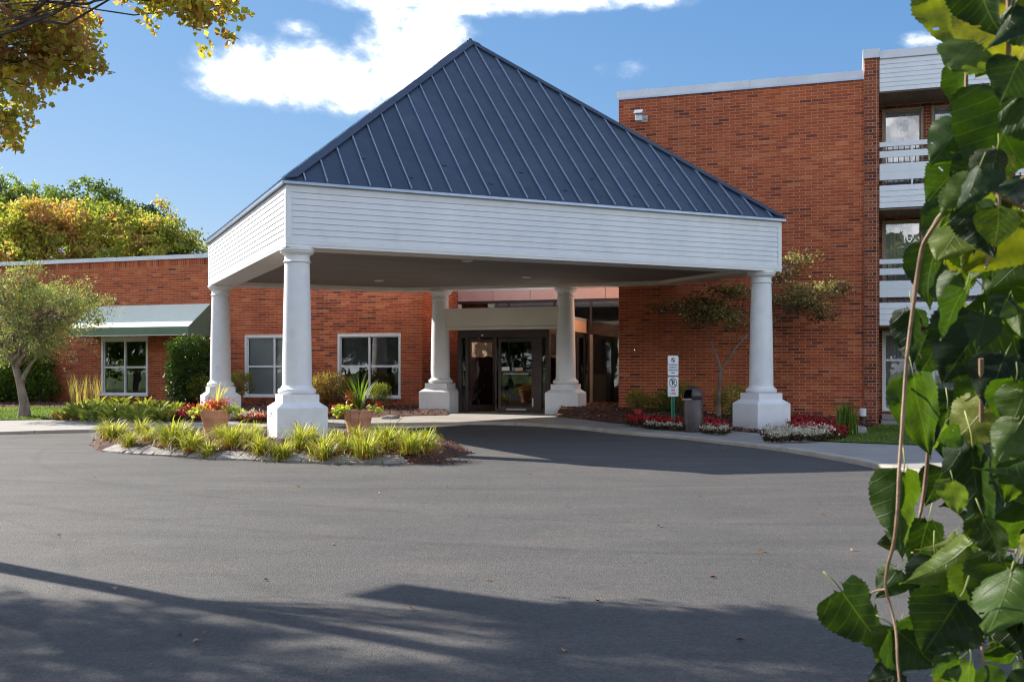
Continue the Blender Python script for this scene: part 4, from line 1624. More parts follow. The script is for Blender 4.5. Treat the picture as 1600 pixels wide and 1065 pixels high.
# dark seed heads
P = []
for (x, y, h) in [(538, 700, .78), (548, 700, .66), (560, 698, .70), (520, 700, .62), (548, 700, .8), (395, 700, .55), (420, 700, .58), (610, 700, .6), (560, 700, .6)]:
    P.append((x, y, h))
sh = MB()
for (x, y, h) in P:
    wx, wy = gp(x, y, .12); z = h_isl(wx, wy)
    tip = Vector((wx + rnd.uniform(-.08, .08), wy, z + h)); sh.tube([(wx, wy, z), (wx, wy, z + h * .6), tip], [.003, .002, .0015], 4, tone=.4)
    for _ in range(6):
        q = tip + Vector((rnd.uniform(-.02, .02), rnd.uniform(-.02, .02), rnd.uniform(-.08, .01)))
        sh.lathe([(0, 0), (.009, .012), (0, .028)], 5, q, cap=False, tone=.0)
o = sh.build('seed_heads', M['bark_d']); tag(o, 'dark seed heads on thin stalks rising above the island grasses', 'seed heads', kind='stuff')

# ================================================================== PLANTS
GREEN_D = [(0, (.018, .04, .010)), (.4, (.035, .075, .014)), (.75, (.07, .125, .02)), (1, (.14, .20, .035))]
M['lf_dark'] = foliage('evergreen_leaf', GREEN_D, .25, .45)
M['lf_yel'] = foliage('yellow_green_leaf', [(0, (.06, .075, .012)), (.4, (.15, .18, .022)), (.75, (.30, .32, .045)), (1, (.45, .42, .09))], .4)
M['lf_gold'] = foliage('gold_brown_leaf', [(0, (.11, .06, .025)), (.4, (.26, .15, .045)), (.7, (.38, .29, .07)), (1, (.50, .42, .13))], .35)
M['lf_sage'] = foliage('sage_leaf', [(0, (.09, .10, .035)), (.4, (.20, .22, .07)), (.75, (.36, .38, .13)), (1, (.52, .50, .22))], .4)
M['lf_hosta'] = foliage('hosta_leaf', [(0, (.08, .12, .025)), (.45, (.21, .27, .04)), (.8, (.40, .42, .08)), (1, (.58, .50, .18))], .35)
M['lf_green'] = foliage('green_leaf', [(0, (.035, .075, .013)), (.4, (.09, .16, .02)), (.75, (.20, .29, .035)), (1, (.36, .42, .06))], .45)
M['lf_far'] = foliage('far_green_leaf', [(0, (.05, .08, .025)), (.4, (.14, .20, .04)), (.75, (.30, .36, .07)), (1, (.46, .50, .12))], .4)
M['lf_aut'] = foliage('autumn_leaf', [(0, (.09, .10, .03)), (.3, (.23, .27, .045)), (.55, (.42, .42, .07)), (.78, (.54, .35, .11)), (1, (.50, .21, .11))], .5)
M['lf_pear'] = foliage('pear_leaf', [(0, (.22, .10, .085)), (.35, (.42, .20, .12)), (.55, (.50, .36, .09)), (.75, (.40, .42, .07)), (1, (.70, .45, .08))], .62)
M['lf_dog'] = foliage('dogwood_leaf', [(0, (.07, .05, .032)), (.35, (.21, .155, .08)), (.7, (.40, .36, .12)), (1, (.74, .70, .40))], .4)
M['red_fl'] = foliage('red_petals', [(0, (.18, .008, .012)), (.5, (.40, .014, .02)), (1, (.62, .04, .05))], .3)
M['white_fl'] = foliage('white_petals', [(0, (.42, .36, .28)), (1, (.78, .74, .68))], .3)
M['red_lf'] = foliage('bronze_leaf', [(0, (.05, .018, .012)), (.6, (.10, .04, .02)), (1, (.07, .09, .02))], .2)
M['coleus'] = foliage('coleus_leaf', [(0, (.40, .03, .025)), (.5, (.62, .12, .06)), (1, (.70, .33, .14))], .4)
M['lime'] = foliage('lime_leaf', [(0, (.28, .36, .03)), (1, (.58, .62, .12))], .45)


def cloud_pts(n, shape, rad, p=2.6, shell=.55):
    """points in a superellipsoid, thicker towards the skin"""
    out = []
    while len(out) < n:
        q = nr.uniform(-1, 1, (n * 2, 3))
        s = (np.abs(q) ** p).sum(1) ** (1 / p)
        keep = (s < 1) & (s > shell * nr.random(len(s)) ** .4)
        out.extend(q[keep].tolist())
    return np.array(out[:n]) * np.array(rad)


def shrub(name, mat, loc, rad, n, ls, label, cat, group=None, p=2.6, stem=True, z0=.0, clump=.10, aspect=.5, vert=.3):
    """loose leafy ball/box standing on stems; loc is the foot"""
    root = empty(name, loc); tag(root, label, cat, group)
    c = np.array([0, 0, z0 + rad[2]])
    core = cloud_pts(max(30, n // 14), None, rad, p, .3)
    idx = nr.integers(0, len(core), n)
    P = core[idx] + nr.normal(0, clump, (n, 3))
    lim = np.array(rad) * 1.08
    P = np.clip(P, -lim, lim)
    ct = nr.normal(0, .15, len(core))
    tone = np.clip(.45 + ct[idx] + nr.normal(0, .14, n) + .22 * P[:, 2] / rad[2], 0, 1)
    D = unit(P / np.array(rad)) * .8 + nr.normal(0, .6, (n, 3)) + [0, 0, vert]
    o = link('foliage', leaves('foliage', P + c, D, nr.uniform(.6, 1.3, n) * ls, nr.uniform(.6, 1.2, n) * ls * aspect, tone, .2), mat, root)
    st = MB()
    for k in range(7):
        a = rnd.uniform(0, 6.28); r = rnd.uniform(.2, .7)
        tip = Vector((rad[0] * r * math.cos(a), rad[1] * r * math.sin(a), z0 + rad[2] * rnd.uniform(.7, 1.6)))
        st.tube([(.03 * math.cos(a), .03 * math.sin(a), -.02), (tip.x * .4, tip.y * .4, tip.z * .45), tip], [.022, .014, .006], 6)
    st.build('stems', M['bark_d'], root)
    return root


def foot(px, py, hf, dz=.1):
    x, y = gp(px, py, dz)
    return Vector((x, y, hf(x, y) - .01))


def put(px, d, P=P0, hf=None):
    """foot point seen in photo column px, d metres in front of the facade frame P"""
    u = U(px, P, -d); w = P + Lv * u - Nin * d
    return Vector((w.x, w.y, (hf or h_bedL)(w.x, w.y) - .01))


def hz(w, y):
    return EYE - (y - 578) / F * w.y


# --- left of the canopy
w = put(298, 1.6); zt = hz(w, 528) - w.z
shrub('clipped_evergreen', M['lf_dark'], w, (.66, .6, zt / 2), 17000, .095, 'tall clipped dark evergreen shrub at the right end of the green awning', 'shrub', p=4.5, clump=.05, z0=0, aspect=.4)
w = put(20, .9); zt = hz(w, 545) - w.z
shrub('laurel_shrub', M['lf_green'], w, (1.25, .7, zt / 2), 8000, .13, 'dark green rounded shrub behind the leaning tree trunk at far left', 'shrub', clump=.13)
w = put(62, .8); shrub('laurel_shrub', M['lf_green'], w, (.5, .5, .55), 1300, .10, 'low end of dark hedge right of the leaning tree trunk', 'shrub', clump=.12)
w = put(376, 1.6); zt = hz(w, 582) - w.z
shrub('boxwood', M['lf_yel'], w, (.37, .35, .30), 2400, .05, 'yellow-green clipped shrub on a bare stem below the blinds window', 'shrub', p=4, z0=zt - .60, clump=.04)
w = put(312, 1.9); zt = hz(w, 586) - w.z
shrub('boxwood', M['lf_yel'], w, (.30, .3, .38), 1700, .05, 'yellow-green shrub tucked left of the rear left column', 'shrub', z0=zt - .76, clump=.05)
w = put(514, 1.5); zt = hz(w, 583) - w.z
shrub('golden_shrub', M['lf_gold'], w, (.70, .5, zt / 2), 6000, .065, 'round golden brown shrub right of the nearest column', 'shrub', clump=.07, p=2.2)
w = put(593, 1.9); zt = hz(w, 600) - w.z
shrub('chrysanthemum', M['lf_yel'], w, (.34, .32, .25), 1700, .05, 'round yellow-green flowering plant below the dark blinds window', 'plant', z0=zt - .5, clump=.04, p=2.1)
# red pot and its bracket beneath the mum
MBp = MB().lathe([(.0, 0), (.08, 0), (.11, .16), (.115, .17), (.0, .165)], 16, (0, 0, 0), cap=False)
o = MBp.build('flower_pot', M['red_print'], loc=(w.x, w.y, w.z + zt - .66), smooth=True); tag(o, 'small red pot under the yellow-green flowering plant', 'flower pot')
MB().tube([(0, 0, -(zt - .66)), (0, 0, .0)], .012, 6).build('stand', M['bark_d'], o)

# leafy perennials in front of the awning window
hosta = []
for v in range(4):
    n = 75
    a = nr.uniform(0, 6.28, n)
    D = np.stack([np.cos(a), np.sin(a), nr.uniform(.15, 1.3, n)], 1)
    P = np.stack([.05 * np.cos(a), .05 * np.sin(a), nr.uniform(0, .18, n)], 1) + unit(D) * nr.uniform(.02, .16, (n, 1))
    me = leaves('hosta', P, D, nr.uniform(.16, .30, n), nr.uniform(.06, .11, n), np.clip(nr.normal(.55, .22, n), 0, 1), .25, nr.normal(size=(n, 3)) * .4 + [0, 0, 1])
    me.materials.append(M['lf_hosta']); hosta.append(me)
for i, (px, py) in enumerate([(128, 644), (146, 640), (160, 647), (168, 637), (182, 643), (196, 638), (205, 646), (219, 641), (235, 645), (246, 638), (141, 650), (176, 651), (212, 651), (150, 634), (188, 633), (228, 634), (258, 643), (120, 638), (268, 637)]):
    w = foot(px, py, h_bedL, .2)
    o = link('hosta', hosta[i % 4], None, None, w, (0, 0, rnd.uniform(0, 6)), (rnd.uniform(.95, 1.35),) * 3)
    tag(o, 'broad-leaved green and yellow perennial in the bed below the awning window', 'perennial', 'perennials below the awning window')
# pinkish edging plants along the walk
edg = []
for v in range(3):
    n = 60
    a = nr.uniform(0, 6.28, n)
    D = np.stack([np.cos(a), np.sin(a), nr.uniform(.3, 2.0, n)], 1)
    me = leaves('edging_plant', np.stack([.03 * np.cos(a), .03 * np.sin(a), nr.uniform(0, .08, n)], 1), D, nr.uniform(.09, .17, n), nr.uniform(.03, .05, n), np.clip(nr.normal(.6, .25, n), 0, 1), .2)
    me.materials.append(M['lf_gold']); edg.append(me)
i = 0
x = 232
while x < 312:
    for dy in (0, -3.5):
        w = foot(x + rnd.uniform(-2, 2) + (3 if dy else 0), 655.2 + dy, h_bedL, .04)
        o = link('edging_plant', edg[i % 3], None, None, w, (0, 0, rnd.uniform(0, 6)), (rnd.uniform(1.0, 1.4),) * 3); i += 1
        tag(o, 'small straw-coloured edging plant along the walk left of the terracotta pot', 'edging plant', 'edging plants along the left walk')
    x += 7.5
for px, py in ((88, 654), (95, 651), (102, 655), (108, 649), (114, 653), (122, 655)):
    w = foot(px, py, h_bedL, .05)
    o = link('edging_plant', edg[i % 3], None, None, w, (0, 0, rnd.uniform(0, 6)), (1.25,) * 3); i += 1
    tag(o, 'small straw-coloured plant at the corner where the lawn meets the bed', 'edging plant', 'edging plants at the lawn corner')
# wispy bare grass stems
for px in (112, 122, 133, 144, 152):
    w = put(px, 2.0 + rnd.uniform(-.3, .3))
    n = 26
    me = blades('wispy_grass', np.zeros((n, 3)) + nr.normal(0, .03, (n, 3)) * [1, 1, 0], nr.uniform(0, 6.28, n), np.abs(nr.normal(.2, .15, n)), nr.uniform(.7, 1.15, n), .007, np.full(n, .9), .12)
    o = link('wispy_grass', me, M['ogr'], None, w); tag(o, 'thin straw-coloured grass stems against the brick left of the awning window', 'grass tuft', 'wispy stems by the wing wall')

# begonias: bronze leaves with a dome of petals
def begonia(mat, nm):
    out = []
    for v in range(4):
        n = 70; m = 24
        a = nr.uniform(0, 6.28, n)
        D = np.stack([np.cos(a), np.sin(a), nr.uniform(0, 1.2, n)], 1)
        P = nr.normal(0, .05, (n, 3)) * [1, 1, .3] + [0, 0, .06]
        me1 = leaves('leaf_mass', P, D, nr.uniform(.06, .11, n), .05, nr.random(n), .2)
        P2 = nr.normal(0, .075, (m, 3)) * [1, 1, .35] + [0, 0, .17]
        me2 = leaves('petals', P2, nr.normal(size=(m, 3)) + [0, 0, .7], nr.uniform(.04, .07, m), nr.uniform(.03, .05, m), nr.random(m), .3)
        me1.materials.append(M['red_lf']); me2.materials.append(mat)
        r = empty(nm, (0, 0, 0)); link('leaves', me1, None, r); link('petals', me2, None, r)['kind'] = 'stuff'
        out.append(r)
    return out


redb, whib = begonia(M['red_fl'], 'red_begonia'), begonia(M['white_fl'], 'white_begonia')
used = set()


def place_b(src, w, label, group, s=1.0):
    r = src[rnd.randrange(4)]
    if r.name not in used:
        used.add(r.name)
    else:
        r = copy_tree(r)
    r.location = w; r.rotation_euler = (0, 0, rnd.uniform(0, 6)); r.scale = (s,) * 3
    tag(r, label, 'flowering plant', group)


def band(src, x0, x1, ya, yb, step, rows, hf, label, group, dz=.1, s=1.1):
    for r in range(rows):
        x = x0 + (step / 2 if r % 2 else 0)
        while x <= x1:
            t = (x - x0) / (x1 - x0)
            y = ya(x) if callable(ya) else ya
            y = y - r * yb
            place_b(src, foot(x + rnd.uniform(-1.5, 1.5), y + rnd.uniform(-.6, .6), hf, dz), label, group, s * rnd.uniform(.85, 1.2))
            x += step


band(redb, 266, 310, 650, 4, 6.5, 4, h_bedL, 'red begonia in the cluster left of the terracotta pot with red coleus', 'red begonias left of the near pot', .15, 1.05)
band(redb, 378, 414, 643, 3.2, 6, 2, h_bedL, 'red begonia between the rear left column and the nearest column', 'red begonias behind the nearest column', .2, .95)
band(whib, 376, 414, 653, 3.5, 6, 2, h_bedL, 'white begonia between the rear left column and the nearest column', 'white begonias behind the nearest column', .1, 1.1)
band(redb, 518, 545, 644, 4, 6, 2, h_bedL, 'red begonia under the golden brown shrub', 'red begonias under the golden shrub', .15, 1.1)
rl = lambda x: 659 + (x - 985) * .078
band(redb, 984, 1072, lambda x: rl(x) - 3, 4, 6.2, 2, h_bedR, 'red begonia behind the sign post and the litter bin', 'red begonias by the sign post', .16, 1.0)
band(redb, 1098, 1134, lambda x: rl(x) - 4, 4.5, 6, 2, h_bedR, 'red begonia between the litter bin and the right column', 'red begonias left of the right column', .16, 1.0)
band(whib, 1012, 1066, lambda x: rl(x) + 3.2, 4, 6.5, 1, h_bedR, 'white begonia at the walk edge in front of the sign post', 'white begonias by the sign post', .1, .75)
band(whib, 1098, 1134, lambda x: rl(x) + 4.0, 4, 6.0, 2, h_bedR, 'white begonia between the litter bin and the right column', 'white begonias left of the right column', .1, .8)
rr_ = lambda x: 668 + abs(x - 1275) * -.02
band(redb, 1236, 1318, lambda x: 671 + (x - 1236) * .06, 4.2, 6.5, 4, h_bedR, 'red begonia in the mass right of the right column', 'red begonias right of the right column', .16, 1.05)
band(whib, 1202, 1296, lambda x: 685 - max(0, (x - 1262)) * .10, 3.8, 6.4, 3, h_bedR, 'white begonia in the front band right of the right column', 'white begonias right of the right column', .1, 1.0)

# right bed shrubs
w = put(997, 1.7, PR, h_bedR); zt = hz(w, 610) - w.z
shrub('chrysanthemum', M['lf_yel'], w, (.30, .28, .22), 1700, .045, 'round yellow-green flowering plant against the brick left of the sign post', 'plant', z0=zt - .45, clump=.04, p=2.1)
MBp = MB().lathe([(.0, 0), (.08, 0), (.11, .14), (.115, .15), (.0, .145)], 16, (0, 0, 0), cap=False)
o = MBp.build('flower_pot', M['red_print'], loc=(w.x, w.y, w.z + zt - .60), smooth=True); tag(o, 'small red pot under the flowering plant left of the sign post', 'flower pot')
MB().tube([(0, 0, -(zt - .60)), (0, 0, .0)], .012, 6).build('stand', M['bark_d'], o)
w = put(1064, 1.2, PR, h_bedR); shrub('green_shrub', M['lf_green'], w, (.36, .3, .36), 1500, .06, 'loose green shrub behind the litter bin', 'shrub', clump=.08)
w = put(1034, 1.2, PR, h_bedR); shrub('green_shrub', M['lf_green'], w, (.34, .3, .24), 1100, .06, 'low green shrub left of the sign post', 'shrub', clump=.08)
w = put(1145, 1.2, PR, h_bedR); shrub('green_shrub', M['lf_green'], w, (.42, .3, .38), 1500, .06, 'green shrub behind the pedestal of the right column', 'shrub', clump=.08)
# iris-like tall leaves
w = foot(1321, 675, h_bedR, .08)
n = 90
me = blades('iris', nr.normal(0, .10, (n, 3)) * [1, 1, 0], nr.uniform(0, 6.28, n), np.abs(nr.normal(.12, .14, n)), nr.uniform(.5, .85, n), .03, np.clip(nr.normal(.45, .2, n), 0, 1), .12)
o = link('iris', me, M['lf_green'], None, w); tag(o, 'clump of tall upright green leaves at the right end of the flower bed', 'plant')
# stones on the mulch
def rock(px, py, s, hf, label, dz=.1):
    w = foot(px, py, hf, dz)
    bm = bmesh.new(); bmesh.ops.create_icosphere(bm, subdivisions=3, radius=1)
    sdv = rnd.uniform(0, 50)
    for v in bm.verts:
        v.co = v.co * (1 + .35 * mn.noise(v.co * 1.3 + Vector((sdv, 0, 0)))) + mn.noise_vector(v.co * 4 + Vector((sdv, 3, 0))) * .06
        v.co = Vector((v.co.x * s[0], v.co.y * s[1], v.co.z * s[2]))
    me = bpy.data.meshes.new('rock'); bm.to_mesh(me); bm.free()
    me.polygons.foreach_set('use_smooth', [True] * len(me.polygons))
    o = link('rock', me, M['stone'], None, w + Vector((0, 0, s[2] * .4))); tag(o, label, 'rock')


rock(1338, 672, (.22, .18, .13), h_bedR, 'brownish rock beside the low bollard lamp')
rock(1014, 652, (.16, .12, .10), h_bedR, 'grey rock behind the red begonias left of the sign post', .2)
rock(1252, 662, (.30, .15, .10), h_bedR, 'long grey rock behind the red begonias right of the right column', .15)
rock(1122, 654, (.25, .12, .07), h_bedR, 'pale flat rock at the foot of the spreading tree', .2)
rock(610, 641, (.22, .14, .07), h_bedL, 'pale flat rock on the mulch left of the doors', .2)

# bollard lamp
w = foot(1348, 663, h_bedR, .05)
bl = empty('bollard_lamp', w); tag(bl, 'low bollard lamp with white head at the foot of the brick pier', 'lamp')
MB().lathe([(.075, -.05), (.075, .14), (.06, .15)], 16).build('base', M['bronze'], bl, smooth=True)
MB().lathe([(.06, .151), (.085, .16), (.088, .33), (.07, .35), (0, .355)], 16, cap=False).build('lamp_head', M['sign'], bl, smooth=True)

# ---- terracotta pots with their planting
def pot(px, label, plabel, red, spikeh):
    w = Vector(((px - 800) / F * 19.75, 19.75, 0)); w.z = h_isl(w.x, w.y) + .0
    r = empty('terracotta_pot', w); tag(r, label, 'planter', 'terracotta pots in the island')
    top = .63 - w.z
    MB().lathe([(.0, 0), (.20, 0), (.205, .02), (.255, top - .17), (.26, top - .165), (.262, top - .155), (.275, top - .035), (.292, top - .03), (.295, top), (.27, top), (.262, top - .05), (.0, top - .06)], 40, cap=False).build('pot', M['terra'], r, smooth=True)
    rb = MB()
    for k in range(44):
        a = 2 * math.pi * k / 44
        c, s = math.cos(a), math.sin(a)
        rb.tube([(.263 * c, .263 * s, top - .15), (.277 * c, .277 * s, top - .04)], .007, 5)
    rb.build('rib', M['terra'], r, smooth=True)
    MB().lathe([(0, top - .045), (.258, top - .045)], 20, cap=False).build('potting_soil', M['soil'], r)
    z = w.z + top - .05
    pl = empty('potted_plants', (w.x, w.y, z)); tag(pl, plabel, 'potted plants')
    n = 420
    P = nr.normal(0, .11, (n, 3)) * [1.2, 1.0, .5] + [0, 0, .14]
    if red:
        P[:, 0] += .02
        link('red_leaves', leaves('red_leaves', P, nr.normal(size=(n, 3)) + [0, 0, .5], nr.uniform(.04, .085, n), nr.uniform(.025, .045, n), nr.random(n), .2), M['coleus'], pl)
    else:
        P = nr.normal(0, .05, (90, 3)) + [-.14, 0, .30]
        link('red_flowers', leaves('red_flowers', P, nr.normal(size=(90, 3)), .05, .035, nr.random(90), .2), M['red_fl'], pl)
    n = 330
    side = np.where(nr.random(n) < (.5 if red else .75), -1, 1)
    P = np.stack([side * nr.uniform(.16, .48, n), nr.normal(0, .12, n), nr.normal(.06, .045, n) - .0 * side], 1)
    P[:, 2] -= np.maximum(0, np.abs(P[:, 0]) - .3) * .3
    link('trailing_leaves', leaves('trailing_leaves', P, nr.normal(size=(n, 3)) * [1, 1, .6] + [0, 0, -.1], nr.uniform(.05, .10, n), nr.uniform(.04, .075, n), nr.random(n), .15, nr.normal(size=(n, 3)) * .5 + [0, 0, 1]), M['lime'], pl)
    n = 46 if red else 40
    me = blades('spikes', np.zeros((n, 3)) + [.03, 0, 0], nr.uniform(0, 6.28, n), np.abs(nr.normal(.28, .22, n)), nr.uniform(.6, 1.05, n) * spikeh, .014 if red else .034, np.full(n, .85 if red else .55) + nr.normal(0, .1, n), .16)
    link('spikes', me, M['ogr'] if red else M['lf_green'], pl)


pot(336.5, 'ribbed terracotta pot in front of the rear left column', 'red coleus, lime vine and thin pale grass in the left terracotta pot', True, .72)
pot(560, 'ribbed terracotta pot in front of the dark blinds window', 'upright sword leaves, red flowers and lime vine in the right terracotta pot', False, .82)

# ---- litter bin
w = foot(1083, 673.6, h_walk, .03); w.z = h_walk(w.x, w.y)
bn = empty('litter_bin', w, R(215)); tag(bn, 'brown metal litter bin with domed top beside the sign post', 'litter bin')
r0 = .205
MB().lathe([(r0 - .01, 0), (r0, .01), (r0, .70), (r0 - .002, .705)], 40).build('bin_body', M['can'], bn, smooth=True)
# dome with a real opening: quads of a lathe minus the mouth
mb = MB()
prof = [(r0 + .004, .70), (r0 + .004, .80)] + [(r0 * math.cos(R(a)) + .004, .80 + .19 * math.sin(R(a))) for a in range(10, 91, 10)]
N = 40
for i_, (r_a, z_a) in enumerate(prof):
    for k in range(N):
        an_ = 2 * math.pi * k / N
        mb.v.append((r_a * math.cos(an_), r_a * math.sin(an_), z_a)); mb.t.append(.5)
for i_ in range(len(prof) - 1):
    for k in range(N):
        an_ = (2 * math.pi * (k + .5) / N + math.pi) % (2 * math.pi) - math.pi
        zm = (prof[i_][1] + prof[i_ + 1][1]) / 2
        if abs(an_) < .62 and .72 < zm < .93: continue
        j = (k + 1) % N
        mb.f.append((i_ * N + k, i_ * N + j, (i_ + 1) * N + j, (i_ + 1) * N + k))
o = mb.build('bin_dome', M['can'], bn, smooth=True)
sm = o.modifiers.new('solid', 'SOLIDIFY'); sm.thickness = .008; sm.offset = -1
MB().lathe([(0, .69), (r0 - .02, .69)], 20, cap=False).build('bin_liner', M['black'], bn)
MB().prism([(r0 * .80, -.12, .715), (r0 + .03, -.10, .70), (r0 + .03, .10, .70), (r0 * .80, .12, .715)], (0, 0, .012)).build('bin_lip', M['steel_grey'], bn)

# ---- sign post
def text_mesh(txt, size, mat, parent, loc, name='lettering', align='CENTER', bold=0.0):
    cu = bpy.data.curves.new('t', 'FONT'); cu.body = txt; cu.size = size; cu.align_x = align; cu.align_y = 'CENTER'; cu.offset = bold
    cu.extrude = .0004
    ob = bpy.data.objects.new('t', cu); COL.objects.link(ob)
    dg = bpy.context.evaluated_depsgraph_get()
    me = bpy.data.meshes.new_from_object(ob.evaluated_get(dg)); me.name = name
    bpy.data.objects.remove(ob); bpy.data.curves.remove(cu)
    me.materials.clear()
    return link(name, me, mat, parent, loc, (R(90), 0, 0))


wx, wy = gp(1051.5, 664.5, .1)
zb = h_bedR(wx, wy)
sg = empty('sign_post', (wx, wy, zb - .05), R(-4 + 33)); tag(sg, 'two small white notices on a green channel post', 'sign')
zt = hz(Vector((wx, wy, 0)), 555.5) - zb + .05
z1 = hz(Vector((wx, wy, 0)), 586.5) - zb + .05
z2 = hz(Vector((wx, wy, 0)), 588.5) - zb + .05
z3 = hz(Vector((wx, wy, 0)), 619.3) - zb + .05
ch = MB()
for (a, b, c, d) in ((-.045, -.030, 0, .005), (.030, .045, 0, .005), (-.030, -.024, 0, .03), (.024, .030, 0, .03), (-.024, .024, .025, .03)):
    ch.box(a, b, c, d, -.2, zt - .02)
ch.build('channel_post', M['post'], sg)


def plate(x, za, zbm, hh):
    """rounded rectangle plate"""
    pts = []
    wv = .150; hv = hh / 2; rr = .025
    for (cx_, cz_, a0) in ((wv - rr, hv - rr, 0), (-wv + rr, hv - rr, 90), (-wv + rr, -hv + rr, 180), (wv - rr, -hv + rr, 270)):
        for a in range(0, 91, 30):
            pts.append((cx_ + rr * math.cos(R(a0 + a)), 0, cz_ + rr * math.sin(R(a0 + a))))
    return MB().prism([(p[0], -.006, p[2] + zbm) for p in pts], (0, .003, 0))


def circ(r, wv, cx_, cz_):
    m_ = MB(); N = 28
    for k in range(N):
        a, b = 2 * math.pi * k / N, 2 * math.pi * (k + 1) / N
        m_.add([(cx_ + r * math.cos(a), -.0075, cz_ + r * math.sin(a)), (cx_ + r * math.cos(b), -.0075, cz_ + r * math.sin(b)), (cx_ + (r - wv) * math.cos(b), -.0075, cz_ + (r - wv) * math.sin(b)), (cx_ + (r - wv) * math.cos(a), -.0075, cz_ + (r - wv) * math.sin(a))], [(0, 1, 2, 3)])
    d = r * .72
    m_.add([(cx_ - d - .01, -.0078, cz_ + d), (cx_ - d + .01, -.0078, cz_ + d + .01), (cx_ + d + .01, -.0078, cz_ - d), (cx_ + d - .01, -.0078, cz_ - d - .01)], [(0, 1, 2, 3)])
    return m_


zc = (zt + z1) / 2; hh = zt - z1
p1 = plate(0, 0, zc, hh).build('sign_plate', M['sign'], sg); p1['label'] = 'upper notice with no smoking symbol'
circ(.055, .012, 0, zc + hh * .28).build('prohibition_ring', M['black'], p1)
MB().box(-.035, .03, -.0072, -.0068, zc + hh * .28 - .006, zc + hh * .28 + .006).build('cigarette', M['black'], p1)
for i_, s in enumerate(('NO SMOKING', 'EXCEPT IN', 'DESIGNATED', 'AREA')):
    text_mesh(s, .045, M['black'], p1, (0, -.0072, zc + hh * (.04 - .135 * i_)), bold=.001)
zc = (z2 + z3) / 2; hh = z2 - z3
p2 = plate(0, 0, zc, hh).build('sign_plate', M['sign'], sg); p2['label'] = 'lower notice with no parking symbol'
circ(.11, .016, 0, zc + hh * .2).build('prohibition_ring', M['black'], p2)
text_mesh('P', .17, M['black'], p2, (0, -.0072, zc + hh * .2), bold=.004)
text_mesh('FIRE', .062, M['red_print'], p2, (0, -.0072, zc - hh * .18), bold=.002)
text_mesh('LANE', .062, M['red_print'], p2, (0, -.0072, zc - hh * .34), bold=.002)

# ================================================================== TREES
def limb_path(a, b, sag=.0, wob=.08, n=6):
    a, b = Vector(a), Vector(b)
    L_ = (b - a).length
    pts = []
    for i in range(n + 1):
        t = i / n
        p = a.lerp(b, t)
        p.z += sag * math.sin(math.pi * t) * L_
        if 0 < i < n:
            p += Vector((rnd.gauss(0, wob), rnd.gauss(0, wob), rnd.gauss(0, wob))) * L_ * .5
        pts.append(p)
    return pts


def tree(name, base, trunk_pts, centers, crad, n, ls, mat, label, group=None, bark='bark', r0=.15, flat=.7, twigs=2, tone_fn=None, aspect=.6, droop=0.0, cat='tree', fork=None, wts=None, limb=.42, smin=.006):
    """base: Vector; centers: list of foliage clump centres (relative); crad: list/scalar"""
    root = empty(name, base); tag(root, label, cat, group)
    tm = MB()
    nT = len(trunk_pts)
    tm.tube(trunk_pts, [r0 * (1.35 if i == 0 else 1.0 - .55 * i / (nT - 1)) for i in range(nT)], 10)
    tm.build('trunk', M[bark], root, smooth=True)
    lb_ = MB()
    heads = [Vector(p) for p in trunk_pts[max(1, nT // 2):]]
    for c in centers:
        c = Vector(c)
        h = min(heads, key=lambda q: (q - c).length + (0 if q.z < c.z + .2 else 3))
        pts = limb_path(h, c, .08, .06)
        rr = r0 * limb
        lb_.tube(pts, [max(.006, rr * (1 - .85 * i / 6)) for i in range(7)], 6)
        for k in range(twigs):
            e = c + Vector((rnd.gauss(0, 1), rnd.gauss(0, 1), rnd.gauss(.2, .7))) * (crad if isinstance(crad, (int, float)) else crad[0]) * .9
            lb_.tube(limb_path(pts[4], e, .05, .08, 4), [.016, .012, .009, .006, .004], 5)
    lb_.build('branches', M[bark], root, smooth=True)
    k = len(centers)
    C = np.array([tuple(c) for c in centers], float)
    rad = np.full(k, crad, float) if isinstance(crad, (int, float)) else np.array(crad, float)
    # sub-clumps inside each clump so that the crown keeps holes
    sub = 9
    SC = np.repeat(C, sub, 0) + nr.normal(0, 1, (k * sub, 3)) * np.repeat(rad, sub)[:, None] * [.75, .75, .75 * flat]
    st_ = np.repeat(nr.normal(0, .12, k), sub) + nr.normal(0, .10, k * sub)
    pw_ = np.repeat(np.ones(k) if wts is None else np.array(wts, float), sub); pw_ = pw_ / pw_.sum()
    idx = nr.choice(k * sub, n, p=pw_)
    srad = np.repeat(rad, sub)[idx]
    P = SC[idx] + nr.normal(0, 1, (n, 3)) * srad[:, None] * .27 * [1, 1, flat]
    tone = .5 + st_[idx] + nr.normal(0, .12, n)
    if tone_fn is not None: tone = tone + tone_fn(P)
    D = nr.normal(0, 1, (n, 3)) + [0, 0, -droop]
    link('crown', leaves('crown', P, D, nr.uniform(.65, 1.25, n) * ls, nr.uniform(.7, 1.15, n) * ls * aspect, np.clip(tone, 0, 1), .2), mat, root)
    return root


def ball(cx, cy, cz, rx, ry, rz, k, shell=.35):
    out = []
    while len(out) < k:
        p = Vector((rnd.uniform(-1, 1), rnd.uniform(-1, 1), rnd.uniform(-1, 1)))
        if shell < p.length < 1: out.append((cx + p.x * rx, cy + p.y * ry, cz + p.z * rz))
    return out


